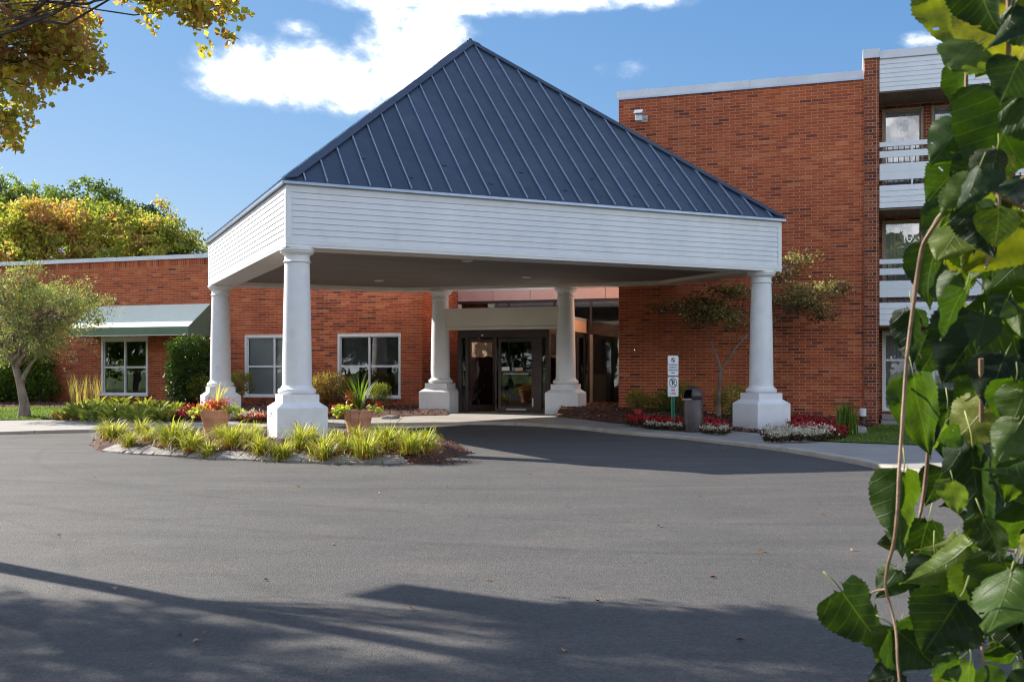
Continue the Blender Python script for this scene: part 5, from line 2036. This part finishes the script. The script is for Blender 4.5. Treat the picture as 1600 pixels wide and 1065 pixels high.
# crab apple on the left lawn
w = foot(38, 641, h_bedL, .14)
W = lambda px, py, dy=0: (w3(px, py, w.y + dy) - w)
tr = [Vector((0, 0, -.1)), W(37, 632), W(33, 612), W(29, 590), W(24, 575), W(14, 560, .1)]
tr = [Vector((0, 0, -.1)), W(38, 630), W(34, 611), W(30, 592), W(24, 573, .1), W(17, 556, .2)]
cs = []
for (px, py, r) in [(5, 455, 0), (28, 470, 0), (50, 452, 0), (68, 470, 0), (88, 462, 0), (105, 478, 0), (125, 462, 0), (20, 500, 0), (45, 505, 0), (70, 505, 0), (95, 508, 0), (8, 530, 0), (35, 535, 0), (62, 535, 0), (-20, 480, 0), (-30, 520, 0), (-50, 500, 0), (-15, 550, 0), (82, 528, 0),
                    (40, 440, 0), (-5, 435, 0), (110, 500, 0), (130, 485, 0), (-45, 455, 0)]:
    for q in range(2):
        cs.append(tuple(W(px + rnd.uniform(-6, 6), py + rnd.uniform(-6, 6), rnd.uniform(-1.3, 1.3))))
crab = tree('crab_apple', w, tr, cs, .36, 15000, .085, M['lf_sage'], 'small leaning tree with sage green crown on the left lawn', r0=.15, flat=.8, twigs=3, aspect=.45)
# side branch and bare twigs reaching past the awning
bm_ = MB()
bm_.tube([W(31, 600), W(40, 583, -.1), W(50, 566, -.2), W(64, 552, -.3), W(80, 545, -.4)], [.07, .06, .045, .03, .02], 8)
tips = [(128, 440), (146, 452), (165, 470), (182, 478), (172, 492), (158, 512), (148, 545), (118, 560), (96, 562), (60, 415), (38, 420), (10, 410), (80, 430), (100, 432), (140, 500)]
spr = []
for (px, py) in tips:
    e = W(px, py, rnd.uniform(-1.2, -.2)); s0 = W(70 if px > 60 else 30, 510, -.3)
    pth = limb_path(s0, e, .06, .07, 7)
    bm_.tube(pth, [.018, .015, .012, .010, .008, .006, .004, .003], 5)
    for q in range(3, 8):
        for _ in range(15): spr.append(tuple(pth[q] + Vector((rnd.gauss(0, .09), rnd.gauss(0, .09), rnd.gauss(0, .12)))))
bm_.build('branches', M['bark'], crab, smooth=True)
spr = np.array(spr); k = len(spr)
link('twig_leaves', leaves('twig_leaves', spr, nr.normal(size=(k, 3)), nr.uniform(.05, .09, k), .04, np.clip(nr.normal(.7, .2, k), 0, 1), .2), M['lf_sage'], crab)

# dogwood against the brick block
w = put(1123, 1.5, PR, h_bedR)
W = lambda px, py, dy=0: (w3(px, py, w.y + dy) - w)
tr = [Vector((0, 0, -.1)), W(1123, 630), W(1124, 600), W(1126, 575)]
cs = []; rad_ = []
for (x0, x1, y, n_) in [(1052, 1110, 478, 6), (1065, 1100, 500, 3), (1100, 1165, 492, 6), (1120, 1168, 458, 5), (1030, 1060, 482, 2), (1135, 1165, 505, 2), (1205, 1262, 470, 6), (1240, 1300, 452, 6), (1290, 1318, 446, 3), (1275, 1300, 490, 2), (1225, 1260, 408, 3), (1215, 1240, 425, 2), (1085, 1150, 480, 5), (1245, 1285, 480, 3)]:
    for k in range(n_):
        cs.append(tuple(W(rnd.uniform(x0, x1), y + rnd.uniform(-9, 9), rnd.uniform(-.9, .7)))); rad_.append(.21)
dog = tree('dogwood', w, tr, [], .2, 10, .1, M['lf_dog'], 'spreading small tree with layered bronze foliage behind the right column', r0=.05) if False else None
root = empty('dogwood', w); tag(root, 'small spreading tree with layered bronze foliage and painted sunlit patches behind the right column', 'tree')
tb = MB(); tb.tube([Vector((0, 0, -.1)), W(1123, 630), W(1123.5, 610), W(1125, 590), W(1127, 574)], [.062, .05, .045, .042, .04], 8)
tb.tube([W(1126, 580), W(1121, 560), W(1113, 540), W(1105, 518), W(1098, 500)], [.036, .03, .022, .016, .01], 7)
tb.tube([W(1127, 578), W(1140, 556), W(1155, 536), W(1172, 520), W(1200, 508), W(1228, 490)], [.034, .03, .025, .02, .016, .01], 7)
tb.build('trunk', M['bark'], root, smooth=True)
br = MB()
br.tube([W(1172, 520), W(1190, 490), W(1202, 462), W(1214, 435), W(1232, 412), W(1255, 402)], [.024, .022, .018, .014, .01, .006], 6)
ends = [W(1098, 500), W(1127, 574), W(1155, 536), W(1228, 490), W(1202, 462), W(1172, 520), W(1214, 435)]
for c in cs:
    c = Vector(c); h = min(ends, key=lambda q: (q - c).length)
    br.tube(limb_path(h, c, .06, .07, 5), [.014, .011, .009, .007, .005, .003], 5)
br.build('branches', M['bark'], root, smooth=True)
C = np.array(cs); k = len(C); n = 8000
idx = nr.integers(0, k, n)
P = C[idx] + nr.normal(0, 1, (n, 3)) * [.20, .22, .08]
ct = nr.normal(0, .10, k)
px_l = P[:, 0] + w.x
tone = .34 + ct[idx] + nr.normal(0, .13, n) + np.where(nr.random(n) < .12, .4, 0) + np.clip(P[:, 2] - C[idx][:, 2], -.1, .1) * 2.2  # sunlit patches put in as paler leaf tones, upper leaves paler
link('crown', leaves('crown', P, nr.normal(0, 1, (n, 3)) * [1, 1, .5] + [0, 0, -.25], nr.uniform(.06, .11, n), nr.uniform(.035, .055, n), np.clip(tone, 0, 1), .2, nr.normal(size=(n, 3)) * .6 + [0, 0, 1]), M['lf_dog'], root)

# trees behind the wing
def far_tree(px, pyt, Y, wpx, hpx, mat, label, n=16000, ls=.20, k=44, tone_fn=None, zb=0.0, grp='trees behind the wing'):
    base = Vector(((px - 800) / F * Y, Y, 0.0))
    top = hz(base, pyt)
    rw = wpx / F * Y / 2; rh = hpx / F * Y / 2
    cz = top - rh
    cs = ball(0, 0, cz, rw * .86, rw * .8, rh * .9, k, .4)
    return tree('autumn_tree' if mat is M['lf_aut'] else 'green_tree', base, [(0, 0, -.2), (.1, 0, cz * .35), (0, .1, cz * .7), (0, 0, cz + rh * .3)], cs, rw * .23, n, ls, mat, label, grp, 'bark_d', r0=.22 * Y / 50, tone_fn=tone_fn)


hue = lambda f, a, ph: (lambda P: a * np.sin(P[:, 0] * f + ph) * np.cos(P[:, 1] * f * .8 + P[:, 2] * f + ph))
far_tree(62, 310, 46, 190, 150, M['lf_aut'], 'broad autumn tree with russet patches behind the left end of the wing', 24000, .19, 60, hue(.9, .26, 0))
far_tree(215, 322, 47, 190, 150, M['lf_aut'], 'yellow and russet tree behind the wing nearest the canopy', 24000, .19, 60, hue(.8, .26, 2.1))
far_tree(140, 284, 58, 150, 190, M['lf_far'], 'tall fresh green tree rising behind the two autumn trees', 17000, .22, 44, lambda P: .18 + 0 * P[:, 0])
far_tree(5, 243, 60, 120, 200, M['lf_far'], 'tall green tree at the far left edge behind the wing', 14000, .22, 40, lambda P: .10 + 0 * P[:, 0])
far_tree(228, 318, 64, 120, 130, M['lf_dark'], 'dark green tree behind the russet tree nearest the canopy', 10000, .22, 30)
far_tree(60, 282, 66, 80, 130, M['lf_dark'], 'dark green tree in the gap between the two green trees', 8000, .22, 26)
far_tree(-140, 270, 52, 200, 190, M['lf_aut'], 'autumn tree behind the wing beyond the left edge', 12000, .22, 40, hue(.9, .3, 1))

# pear tree whose branches reach in at the top left, and a second beyond the frame
def near_tree(base, spec, extra, n, label, ls):
    base = Vector(base)
    cs = [tuple(w3(px, py, Y) - base) for (px, py, Y) in spec] + [tuple(Vector(e) - base) for e in extra]
    W_ = [.62] * len(spec) + [1.0] * len(extra)
    return tree('pear_tree', base, [(0, 0, -.1), (.05, 0, 1.2), (0, .1, 2.4), (.1, 0, 3.6), (0, 0, 5.0), (0, 0, 6.4)], cs, [.135] * len(spec) + [.215] * len(extra), n, ls, M['lf_pear'], label, r0=.15, flat=.9, twigs=1, aspect=.85, wts=W_, limb=.03,
                tone_fn=lambda P: .10 * np.sin(P[:, 0] * 3) - (P[:, 2] - 5) * .10, bark='bark_d')


vis = []
for (px, py) in [(16, 36), (44, 42), (66, 44), (90, 46), (28, 70), (60, 76), (90, 78), (112, 90), (30, 105), (68, 106), (24, 135), (52, 140), (110, 45), (5, 150), (135, 95), (118, 70), (62, 8), (5, 20), (30, 12), (58, 28), (80, 8), (100, 30), (12, 52), (45, 60), (75, 58), (104, 62), (128, 80), (18, 88), (52, 95), (84, 92), (10, 120), (40, 128), (62, 118), (8, 205), (22, 198), (0, 222), (100, 5), (122, 30), (-20, 40), (-25, 90), (-30, 130), (-25, 200)]:
    vis.append((px, py, rnd.uniform(8.6, 9.8)))
for (px, py) in [(225, -12), (248, -8), (270, -6), (292, 4), (312, 14), (332, 12), (350, 8), (200, -40), (250, -50), (300, -55)]:
    vis.append((px, py, rnd.uniform(7.8, 8.1)))


def shade_spot(px, py, lo=4.9, hi=6.6):
    """clump of twigs high up whose shade reaches the drive at this place"""
    X_ = (px - 800) / F * (EYE * F / (py - 578)); Y_ = EYE * F / (py - 578)
    for _ in range(40):
        h = rnd.uniform(lo, hi); k = h / math.tan(R(SUN_EL))
        x, y = X_ + SX * k, Y_ + SY * k
        qx, qy = 800 + x / y * F, 578 - (h - EYE) / y * F
        if qx < -45 or qy < -60: return (x, y, h)
        lo += .08; hi += .08
    return (x, y, h)


SA = [(20, 938), (70, 944), (120, 950), (180, 956), (240, 962), (300, 970), (350, 978), (40, 965), (100, 975), (160, 985), (230, 990), (10, 1000), (70, 1008), (300, 1000), (-60, 940), (-80, 990), (-150, 960), (390, 985),
      (200, 1040), (280, 1038), (420, 1038), (560, 1040), (120, 1050), (240, 1070), (330, 1075), (420, 1078), (500, 1080), (600, 1078)]
SB = [(830, 945), (880, 955), (930, 962), (860, 975), (960, 972), (1010, 972), (1040, 962), (1090, 962), (1140, 968), (1190, 962), (1250, 968), (1300, 974), (910, 990), (980, 1000), (1060, 992), (1120, 1000), (1190, 990), (1260, 1000), (1330, 998), (1390, 1010), (1450, 1000),
      (700, 1048), (820, 1046), (950, 1048), (1100, 1050), (1240, 1046), (1390, 1046), (700, 1080), (780, 1075), (860, 1082), (940, 1078), (1020, 1084), (1100, 1078), (1180, 1084), (1270, 1080), (1360, 1084), (1460, 1060), (820, 1010), (740, 1010)]
ext = [shade_spot(px + rnd.uniform(-12, 12), py + rnd.uniform(-4, 4)) for px, py in SB]
PT = near_tree((-7.4, 9.6, 0), vis, ext, 13500, 'purple and gold leaved tree reaching in at the top left corner', .066)
ext2 = [shade_spot(px + rnd.uniform(-12, 12), py + rnd.uniform(-4, 4)) for px, py in SA]
PT2 = near_tree((-10.6, 10.6, 0), [], ext2, 7200, 'second tree of the same kind standing beyond the left edge', .07)

# invented mast added beyond the left edge: its arm draws the thin shadow line
kz = 6.2 / math.tan(R(SUN_EL))
sa = Vector((*gp(300, 933), 0)) + Vector((SX, SY, 0)) * kz
sb_ = Vector((*gp(830, 988), 0)) + Vector((SX, SY, 0)) * kz
sa += (sa - sb_) * .04
lp = empty('shadow_mast', (sa.x, sa.y, 0)); tag(lp, 'unseen mast added to cast shadow, with long arm and hanging banner beyond the left edge', 'street lamp')
e_ = sb_ - sa
MB().tube([(0, 0, 0), (0, 0, 6.2)], [.034, .022], 12).build('mast_pole', M['steel_grey'], lp, smooth=True)
MB().tube([(0, 0, 6.15), (e_.x * .5, e_.y * .5, 6.2), (e_.x, e_.y, 6.2)], [.04, .035, .03], 8).build('mast_arm', M['steel_grey'], lp, smooth=True)
MB().box(e_.x - .1, e_.x + .5, e_.y - .15, e_.y + .15, 6.15, 6.3).build('lamp_head', M['steel_grey'], lp, bevel=.02)  # unseen head, added with the arm to cast shadow
MB().prism([(e_.x * .9 + .18, e_.y * .9 + .30, 5.35), (e_.x * .9 + .48, e_.y * .9 + .70, 5.35), (e_.x * .9 + .48, e_.y * .9 + .70, 6.19), (e_.x * .9 + .18, e_.y * .9 + .30, 6.19)], (.02, -.012, 0)).build('shadeboard', M['awn_side'], lp)  # hanging board added to cast the broad strip of shade
MB().tube([(e_.x * .9, e_.y * .9, 6.2), (e_.x * .9 + .5, e_.y * .9 + .72, 6.2)], .015, 6).build('shadeboard_rod', M['steel_grey'], lp)

# trees and lawn on the far side of the drive, behind the camera (seen in the glass)
tag(MB().box(-60, 60, -60, -14, -.24, .02).build('lawn', M['grass_far']), kind='structure')
b1 = far_tree(-1, 130, 46, 360, 470, M['lf_green'], 'large green tree across the drive, behind the camera', 15000, .5, 60, grp='trees across the drive'); b1.location = (-8, -34, 0)
spots = [(-46, 24, 1.0), (-52, 16, 1.1), (-44, 35, .9), (-59, 26, 1.1), (-49, 5, 1.0), (-34, -5, 1.0), (-26, -6, .9), (-48, -4, 1.1), (-46, -14, 1.0), (-38, -20, 1.1), (-30, -22, 1.0), (-16, -23, 1.2), (-3, -24, 1.1), (18, -25, 1.1), (30, -22, 1.0), (-54, -6, 1.0), (-60, 4, 1.1), (-22, -24, 1.1), (3, -26, 1.2), (12, -20, .9), (24, -27, 1.2), (-36, -28, 1.2), (36, -24, 1.0), (-14, -34, 1.3), (8, -40, 1.4), (26, -42, 1.4), (-30, -44, 1.4)]
for (x, y, s) in spots:
    c = copy_tree(b1); c.location = (x, y - 12, 0); c.scale = (s * .85,) * 3; c.rotation_euler = (0, 0, x)
    c['label'] = 'large green tree across the drive, behind the camera'

# fallen leaves
fl_me = []
for v in range(3):
    n = 1
    me = leaves('fallen_leaf', [[0, 0, .006]], [[1, .2, .1]], .07, .05, np.array([.3 + .3 * v]), .35, np.array([[0, 0, 1.0]]))
    me.materials.append(M['mulch'] if v else M['lf_gold']); fl_me.append(me)
for i, (px, py) in enumerate([(150, 745), (306, 798), (180, 922), (95, 840), (932, 938), (935, 940), (1290, 805), (830, 742), (1092, 775), (700, 760), (520, 850), (1240, 720), (640, 950), (420, 905), (1030, 820), (1195, 860), (30, 748), (590, 770), (760, 905), (285, 990), (300, 1003), (318, 990), (1150, 1000), (880, 1020), (990, 716), (1120, 900), (1330, 860), (470, 760), (240, 760)]):
    x, y = gp(px, py, -.04)
    o = link('fallen_leaf', fl_me[i % 3], None, None, (x, y, h_asph(x, y) + .002), (rnd.uniform(-.2, .2), rnd.uniform(-.2, .2), rnd.uniform(0, 6)), (rnd.uniform(.5, 1.0),) * 3)
    tag(o, 'small dry fallen leaf lying on the asphalt drive', 'fallen leaf', 'fallen leaves on the drive')

# ================================================================== FOREGROUND MULBERRY
def leaf_material():
    m, nt, b, out = new_mat('mulberry_leaf')
    uv = nt.nodes.new('ShaderNodeUVMap').outputs[0]
    sp_ = nt.nodes.new('ShaderNodeSeparateXYZ'); nt.links.new(uv, sp_.inputs[0])
    u = nmath(nt, 'ABSOLUTE', nmath(nt, 'SUBTRACT', sp_.outputs[0], .5))
    v = sp_.outputs[1]
    rn = nt.nodes.new('ShaderNodeObjectInfo').outputs['Random']
    col = ramp(nt, rn, [(0, (.008, .021, .005)), (.4, (.014, .036, .005)), (.66, (.026, .062, .007)), (.86, (.065, .11, .011)), (.95, (.16, .18, .02)), (1, (.12, .08, .025))])
    oc = coords(nt, 'obj')
    pt = noise(nt, oc, 14, 4)
    col = mixrgb(nt, col, ramp(nt, pt, [(.3, (.72, .78, .7)), (.7, (1.25, 1.2, 1.1))]), .8, 'MULTIPLY')
    # brown blotches, more on some leaves
    oi2 = nmath(nt, 'FRACT', nmath(nt, 'MULTIPLY', rn, 7.3))
    ad = nt.nodes.new('ShaderNodeVectorMath'); ad.operation = 'ADD'
    cb = nt.nodes.new('ShaderNodeCombineXYZ'); nt.links.new(nmath(nt, 'MULTIPLY', rn, 50), cb.inputs[0])
    nt.links.new(oc, ad.inputs[0]); nt.links.new(cb.outputs[0], ad.inputs[1])
    sp2 = noise(nt, ad.outputs[0], 26, 5, .65)
    thr = nmath(nt, 'SUBTRACT', sp2, nmath(nt, 'SUBTRACT', .74, nmath(nt, 'MULTIPLY', nmath(nt, 'POWER', oi2, 3.0), .20)))
    blot = nmath(nt, 'MULTIPLY', thr, 14, True)
    col = mixrgb(nt, col, (.10, .045, .015), nmath(nt, 'MULTIPLY', blot, .8))
    # veins: midrib and side veins
    mid = nmath(nt, 'SUBTRACT', 1.0, nmath(nt, 'MULTIPLY', u, 55), True)
    sv = nmath(nt, 'FRACT', nmath(nt, 'MULTIPLY', nmath(nt, 'SUBTRACT', v, nmath(nt, 'MULTIPLY', u, .75)), 6.5))
    sv = nmath(nt, 'SUBTRACT', 1.0, nmath(nt, 'MULTIPLY', nmath(nt, 'ABSOLUTE', nmath(nt, 'SUBTRACT', sv, .5)), 16), True)
    vein = nmath(nt, 'MAXIMUM', mid, nmath(nt, 'MULTIPLY', sv, .65))
    col = mixrgb(nt, col, (.11, .16, .045), nmath(nt, 'MULTIPLY', vein, .32))
    nt.links.new(col, b.inputs['Base Color'])
    b.inputs['Roughness'].default_value = .45
    b.inputs['Specular IOR Level'].default_value = .32
    hgt = nmath(nt, 'ADD', nmath(nt, 'MULTIPLY', vein, -1.0), nmath(nt, 'MULTIPLY', noise(nt, oc, 60, 3), .8))
    bump(nt, b, hgt, .5, .0015)
    t = nt.nodes.new('ShaderNodeBsdfTranslucent')
    nt.links.new(mixrgb(nt, col, (2.6, 2.3, .6), 1.0, 'MULTIPLY'), t.inputs[0])
    mx = nt.nodes.new('ShaderNodeMixShader'); mx.inputs[0].default_value = .42
    nt.links.new(b.outputs[0], mx.inputs[1]); nt.links.new(t.outputs[0], mx.inputs[2]); nt.links.new(mx.outputs[0], out.inputs[0])
    return m


M['mleaf'] = leaf_material()
M['petiole'] = pm('petiole', (.20, .24, .06), (.30, .32, .10), 20, .5, 0)


def mul_leaf(kind, wr, cup, bend, holes):
    """unit-length leaf: base at origin, tip along -Z, face towards -Y"""
    r = random.Random(kind * 17 + 3)
    NV, NU = 32, 9
    vs = []; uvs = []
    for i in range(NV + 1):
        t = i / NV
        w = wr * (math.sin(math.pi * min(1, (t + .03)) ** .62) ** .8 if t < 1 else 0) * (1 - .25 * t) * .62
        if t < .04: w = wr * .12
        zz = -t
        ser = 1 + (.032 if i % 2 else -.028) * (1 if t > .08 else 0) + r.uniform(-.02, .02)
        for j in range(NU + 1):
            s = j / NU * 2 - 1
            ww = w * (ser if abs(s) > .99 else 1)
            x = s * ww
            back = .10 * (abs(s) ** 1.5) * max(0, 1 - t * 7)         # heart-shaped shoulders
            y = cup * (abs(s) ** 1.7) * w - bend * t * t + .016 * math.sin(s * 6 + t * 8 + kind) + .020 * math.sin(t * 19 + kind * 2 + s) * abs(s)
            vs.append((x, y, zz + back + .04 * abs(s) * t))
            uvs.append((.5 + x, t))
    fs = []
    for i in range(NV):
        for j in range(NU):
            if holes and (i, j) in holes: continue
            a = i * (NU + 1) + j
            fs.append((a, a + 1, a + NU + 2, a + NU + 1))
    nb = len(vs)
    # petiole
    q = MB().tube([(0, 0, .0), (0, .02, .14), (r.uniform(-.05, .05), .10, .34)], [.011, .010, .012], 5)
    vs2 = vs + q.v
    fs2 = fs + [tuple(nb + k for k in f) for f in q.f]
    me = bpy.data.meshes.new('leaf')
    me.from_pydata(vs2, [], fs2)
    ul = me.uv_layers.new(name='UVMap')
    for p in me.polygons:
        p.use_smooth = True
        for li in p.loop_indices:
            vi = me.loops[li].vertex_index
            ul.data[li].uv = uvs[vi] if vi < nb else (.5, .5)
        if p.vertices[0] >= nb: p.material_index = 1
    me.materials.append(M['mleaf']); me.materials.append(M['petiole'])
    me.update()
    return me


LV = [mul_leaf(0, .92, .18, .12, None), mul_leaf(1, .80, .35, .28, {(9, 7), (10, 7), (10, 8), (11, 7), (18, 1)}), mul_leaf(2, 1.0, .10, -.10, None), mul_leaf(3, .72, .55, .35, {(13, 8), (14, 8), (15, 8), (22, 0)}), mul_leaf(4, .88, -.25, .15, {(7, 2), (20, 6), (20, 7), (21, 7)}), mul_leaf(5, .60, .75, .5, None)]
mt = empty('mulberry_tree', (2.75, 3.1, 0)); tag(mt, 'weeping tree with large green leaves hanging close to the camera on the right', 'tree')
mo = Vector((2.75, 3.1, 0))
tk = MB().tube([(0, 0, -.1), (.03, 0, .6), (-.05, .05, 1.3), (-.1, 0, 2.0), (-.25, -.1, 2.6)], [.12, .10, .09, .085, .07], 12)
tk.build('trunk', M['bark'], mt, smooth=True)
n_leaf = 0


def hang_leaf(B, T, roll, v, sc_w=1.0):
    """B base, T tip (world). roll turns the blade about its length away from facing the camera"""
    global n_leaf
    d = (B - T); Ln = d.length; zax = d.normalized()
    camdir = (Vector((0, 0, EYE)) - B).normalized()
    yax = -(camdir - zax * camdir.dot(zax)).normalized()      # leaf front (-Y) faces the camera
    yax = Matrix.Rotation(roll, 3, zax) @ yax
    xax = yax.cross(zax)
    m = Matrix((xax, yax, zax)).transposed().to_4x4()
    o = bpy.data.objects.new('leaf', LV[v]); COL.objects.link(o)
    o.parent = mt
    o.matrix_local = Matrix.Translation(B - mo) @ m @ Matrix.Diagonal((Ln * sc_w, Ln, Ln, 1))
    n_leaf += 1
    return o


KEY = [((1578, 8), (1502, 128), 1.75, .1, 0, 1.0), ((1478, -30), (1490, 98), 1.9, .5, 1, .9), ((1512, 105), (1480, 192), 1.95, .9, 3, .9), ((1545, 140), (1520, 240), 1.8, -.3, 4, 1.0),
       ((1505, 190), (1452, 268), 1.9, -.2, 1, 1.0), ((1496, 262), (1441, 322), 1.95, .1, 4, 1.05), ((1484, 322), (1437, 388), 1.9, .3, 1, .9), ((1462, 388), (1430, 480), 1.85, .7, 3, 1.0),
       ((1424, 486), (1420, 574), 1.82, .2, 1, .72), ((1428, 588), (1446, 716), 1.8, .5, 0, .62), ((1540, 500), (1468, 604), 1.65, .0, 2, 1.0), ((1412, 738), (1392, 866), 1.8, .4, 3, .75),
       ((1400, 846), (1369, 848), 1.8, .2, 0, .9), ((1402, 890), (1370, 936), 1.8, -.3, 0, .9), ((1316, 924), (1374, 1016), 1.75, .35, 3, 1.0), ((1398, 980), (1458, 1038), 1.7, .1, 4, 1.15),
       ((1402, 985), (1374, 1052), 1.72, .4, 0, .8), ((1410, 1052), (1350, 1070), 1.7, -.2, 0, 1.0), ((1450, 815), (1425, 895), 1.95, .5, 0, .8), ((1520, 700), (1530, 862), 1.62, .3, 1, .55),
       ((1545, 290), (1490, 400), 1.75, -.1, 0, 1.0), ((1590, 150), (1530, 300), 1.6, .2, 2, .95), ((1500, 410), (1455, 470), 1.9, .2, 4, 1.0), ((1590, 330), (1500, 430), 1.68, .0, 2, .9),
       ((1470, 880), (1430, 960), 1.85, .1, 0, .9), ((1500, 930), (1470, 1040), 1.8, .6, 3, .8), ((1560, 600), (1500, 690), 1.9, .3, 0, .95), ((1480, 640), (1462, 735), 1.95, .8, 5, .8),
       ((1465, 540), (1432, 590), 2.0, .3, 0, .9), ((1590, 880), (1540, 1000), 1.6, .1, 2, .9), ((1475, 735), (1442, 790), 2.0, .4, 0, .9)]
for (b, t, D_, ro, v, sw) in KEY:
    B = w3(*b, D_); T = w3(*t, D_ + .02)
    hang_leaf(B, T, ro, v, sw)


def xleft(y):
    tab = [(-60, 1450), (0, 1462), (60, 1470), (100, 1498), (180, 1500), (240, 1482), (270, 1462), (330, 1456), (400, 1452), (450, 1450), (475, 1478), (560, 1478), (620, 1462), (700, 1450), (760, 1440), (860, 1430), (920, 1440), (1000, 1440), (1120, 1440)]
    for (a, b), (c, d) in zip(tab[:-1], tab[1:]):
        if y <= c: return b + (d - b) * (y - a) / (c - a)
    return 1440


# the twigs behind carry so many leaves that they read as one mass
bk_v = []; bk_f = []; bk_uv = []
for i in range(262):
    lay = i % 2
    y = -80 + (i * 37 % 262) / 262 * 1210
    xl = xleft(y) + 18 + (28 if lay == 0 else 0)
    x = xl + (rnd.random() ** 1.15) * (1800 - xl)
    D_ = (1.60, 1.95)[lay] + rnd.uniform(-.16, .18)
    Ln = rnd.choice([.055, .07, .085, .10, .125]) * rnd.uniform(.9, 1.1)
    a = rnd.gauss(-.25, .5)
    B = w3(x, y, D_)
    T = B + Vector((math.sin(a) * Ln, rnd.uniform(-.5, .5) * Ln, -math.cos(a) * Ln * rnd.uniform(.75, 1)))
    if (T.x / T.y * F + 800) < xleft(y) + 2: T.x = (xleft(y) + 4 - 800) / F * T.y
    hang_leaf(B, T, rnd.gauss(0, .6), rnd.randrange(6), rnd.uniform(.85, 1.1))
bmk = MB(); uvk = []
for i in range(950):
    y = -80 + rnd.random() * 1230
    xl = xleft(y) + (40 if y < 480 else 4)
    x = xl + rnd.random() * (1900 - xl)
    D_ = rnd.uniform(2.15, 3.0)
    Ln = rnd.uniform(.085, .14)
    a = rnd.gauss(-.1, .6)
    B = w3(x, y, D_); T = B + Vector((math.sin(a) * Ln, rnd.uniform(-.5, .5) * Ln, -math.cos(a) * Ln))
    o = hang_leaf(B, T, rnd.gauss(0, .8), rnd.randrange(6), rnd.uniform(.85, 1.1))
    ml = o.matrix_local; me = o.data
    base_i = len(bk_v)
    co = np.empty(len(me.vertices) * 3, np.float32); me.vertices.foreach_get('co', co)
    co = co.reshape(-1, 3); mm = np.array(ml)
    bk_v.append(co @ mm[:3, :3].T + mm[:3, 3])
    lv_ = me.uv_layers[0].data
    bk_f.append([[v for v in p.vertices] for p in me.polygons]); bk_uv.append([tuple(lv_[li].uv) for p in me.polygons for li in p.loop_indices])
    bpy.data.objects.remove(o); n_leaf -= 1
off = 0; FF = []
for v_, f_ in zip(bk_v, bk_f):
    FF += [[k + off for k in q] for q in f_]; off += len(v_)
me = bpy.data.meshes.new('leaves_behind')
me.from_pydata(np.concatenate(bk_v).tolist(), [], FF)
ul = me.uv_layers.new(name='UVMap'); ul.data.foreach_set('uv', np.array([c for u_ in bk_uv for c in u_], np.float32).ravel())
me.polygons.foreach_set('use_smooth', [True] * len(me.polygons)); me.materials.append(M['mleaf'])
tag(link('leaves_behind', me, None, mt), kind='stuff')

TW = [([(1700, 330), (1620, 330), (1560, 305), (1520, 296), (1490, 306), (1476, 328), (1455, 360), (1440, 392), (1428, 470), (1417, 560), (1411, 650), (1405, 735), (1402, 800), (1396, 850), (1387, 885), (1384, 918), (1392, 948), (1400, 985), (1403, 1040), (1410, 1100)], 1.62, .0035),
      ([(1700, 200), (1600, 280), (1560, 300), (1520, 318), (1503, 336)], 1.70, .0050),
      ([(1575, -60), (1577, 40), (1574, 120), (1572, 200)], 1.72, .005), ([(1508, -40), (1510, 130), (1508, 200)], 1.9, .0032), ([(1562, 262), (1558, 340), (1550, 378), (1540, 420)], 1.6, .004),
      ([(1455, 640), (1445, 760), (1432, 830), (1425, 880), (1428, 900)], 1.98, .0035), ([(1425, 862), (1440, 880), (1446, 900)], 1.95, .002), ([(1533, 560), (1534, 740), (1534, 930), (1536, 1100)], 1.62, .0035), ([(1535, 840), (1560, 855), (1590, 862)], 1.62, .0025),
      ([(1384, 920), (1365, 924), (1347, 940)], 1.77, .0016), ([(1412, 600), (1428, 620), (1436, 660)], 1.81, .0018), ([(1425, 490), (1430, 530), (1440, 560)], 1.83, .0016)]
for pts, D_, r in TW:
    P_ = [w3(x, y, D_ + .03 * math.sin(i * .9)) - mo for i, (x, y) in enumerate(pts)]
    # refine with Catmull-Rom
    Q = []
    for i in range(len(P_) - 1):
        p0, p1, p2, p3 = P_[max(0, i - 1)], P_[i], P_[i + 1], P_[min(len(P_) - 1, i + 2)]
        for k in range(4):
            t = k / 4
            Q.append(.5 * ((2 * p1) + (p2 - p0) * t + (2 * p0 - 5 * p1 + 4 * p2 - p3) * t * t + (3 * p1 - p0 - 3 * p2 + p3) * t ** 3))
    Q.append(P_[-1])
    nq = len(Q)
    rad = [r * (1.25 - .75 * i / nq) * (1.18 if i % 9 == 4 else 1.0) for i in range(nq)]
    MB().tube(Q, rad, 8).build('twig', M['twig'], mt, smooth=True)
for k in range(6):
    a = Vector((-.25, -.1, 2.5)); b = w3(1500 + k * 60, -120 - 20 * k, 1.9 + .12 * k) - mo
    MB().tube(limb_path(a, b, .12, .03, 8), [.03 - .003 * i for i in range(9)], 7).build('branch', M['bark'], mt, smooth=True)
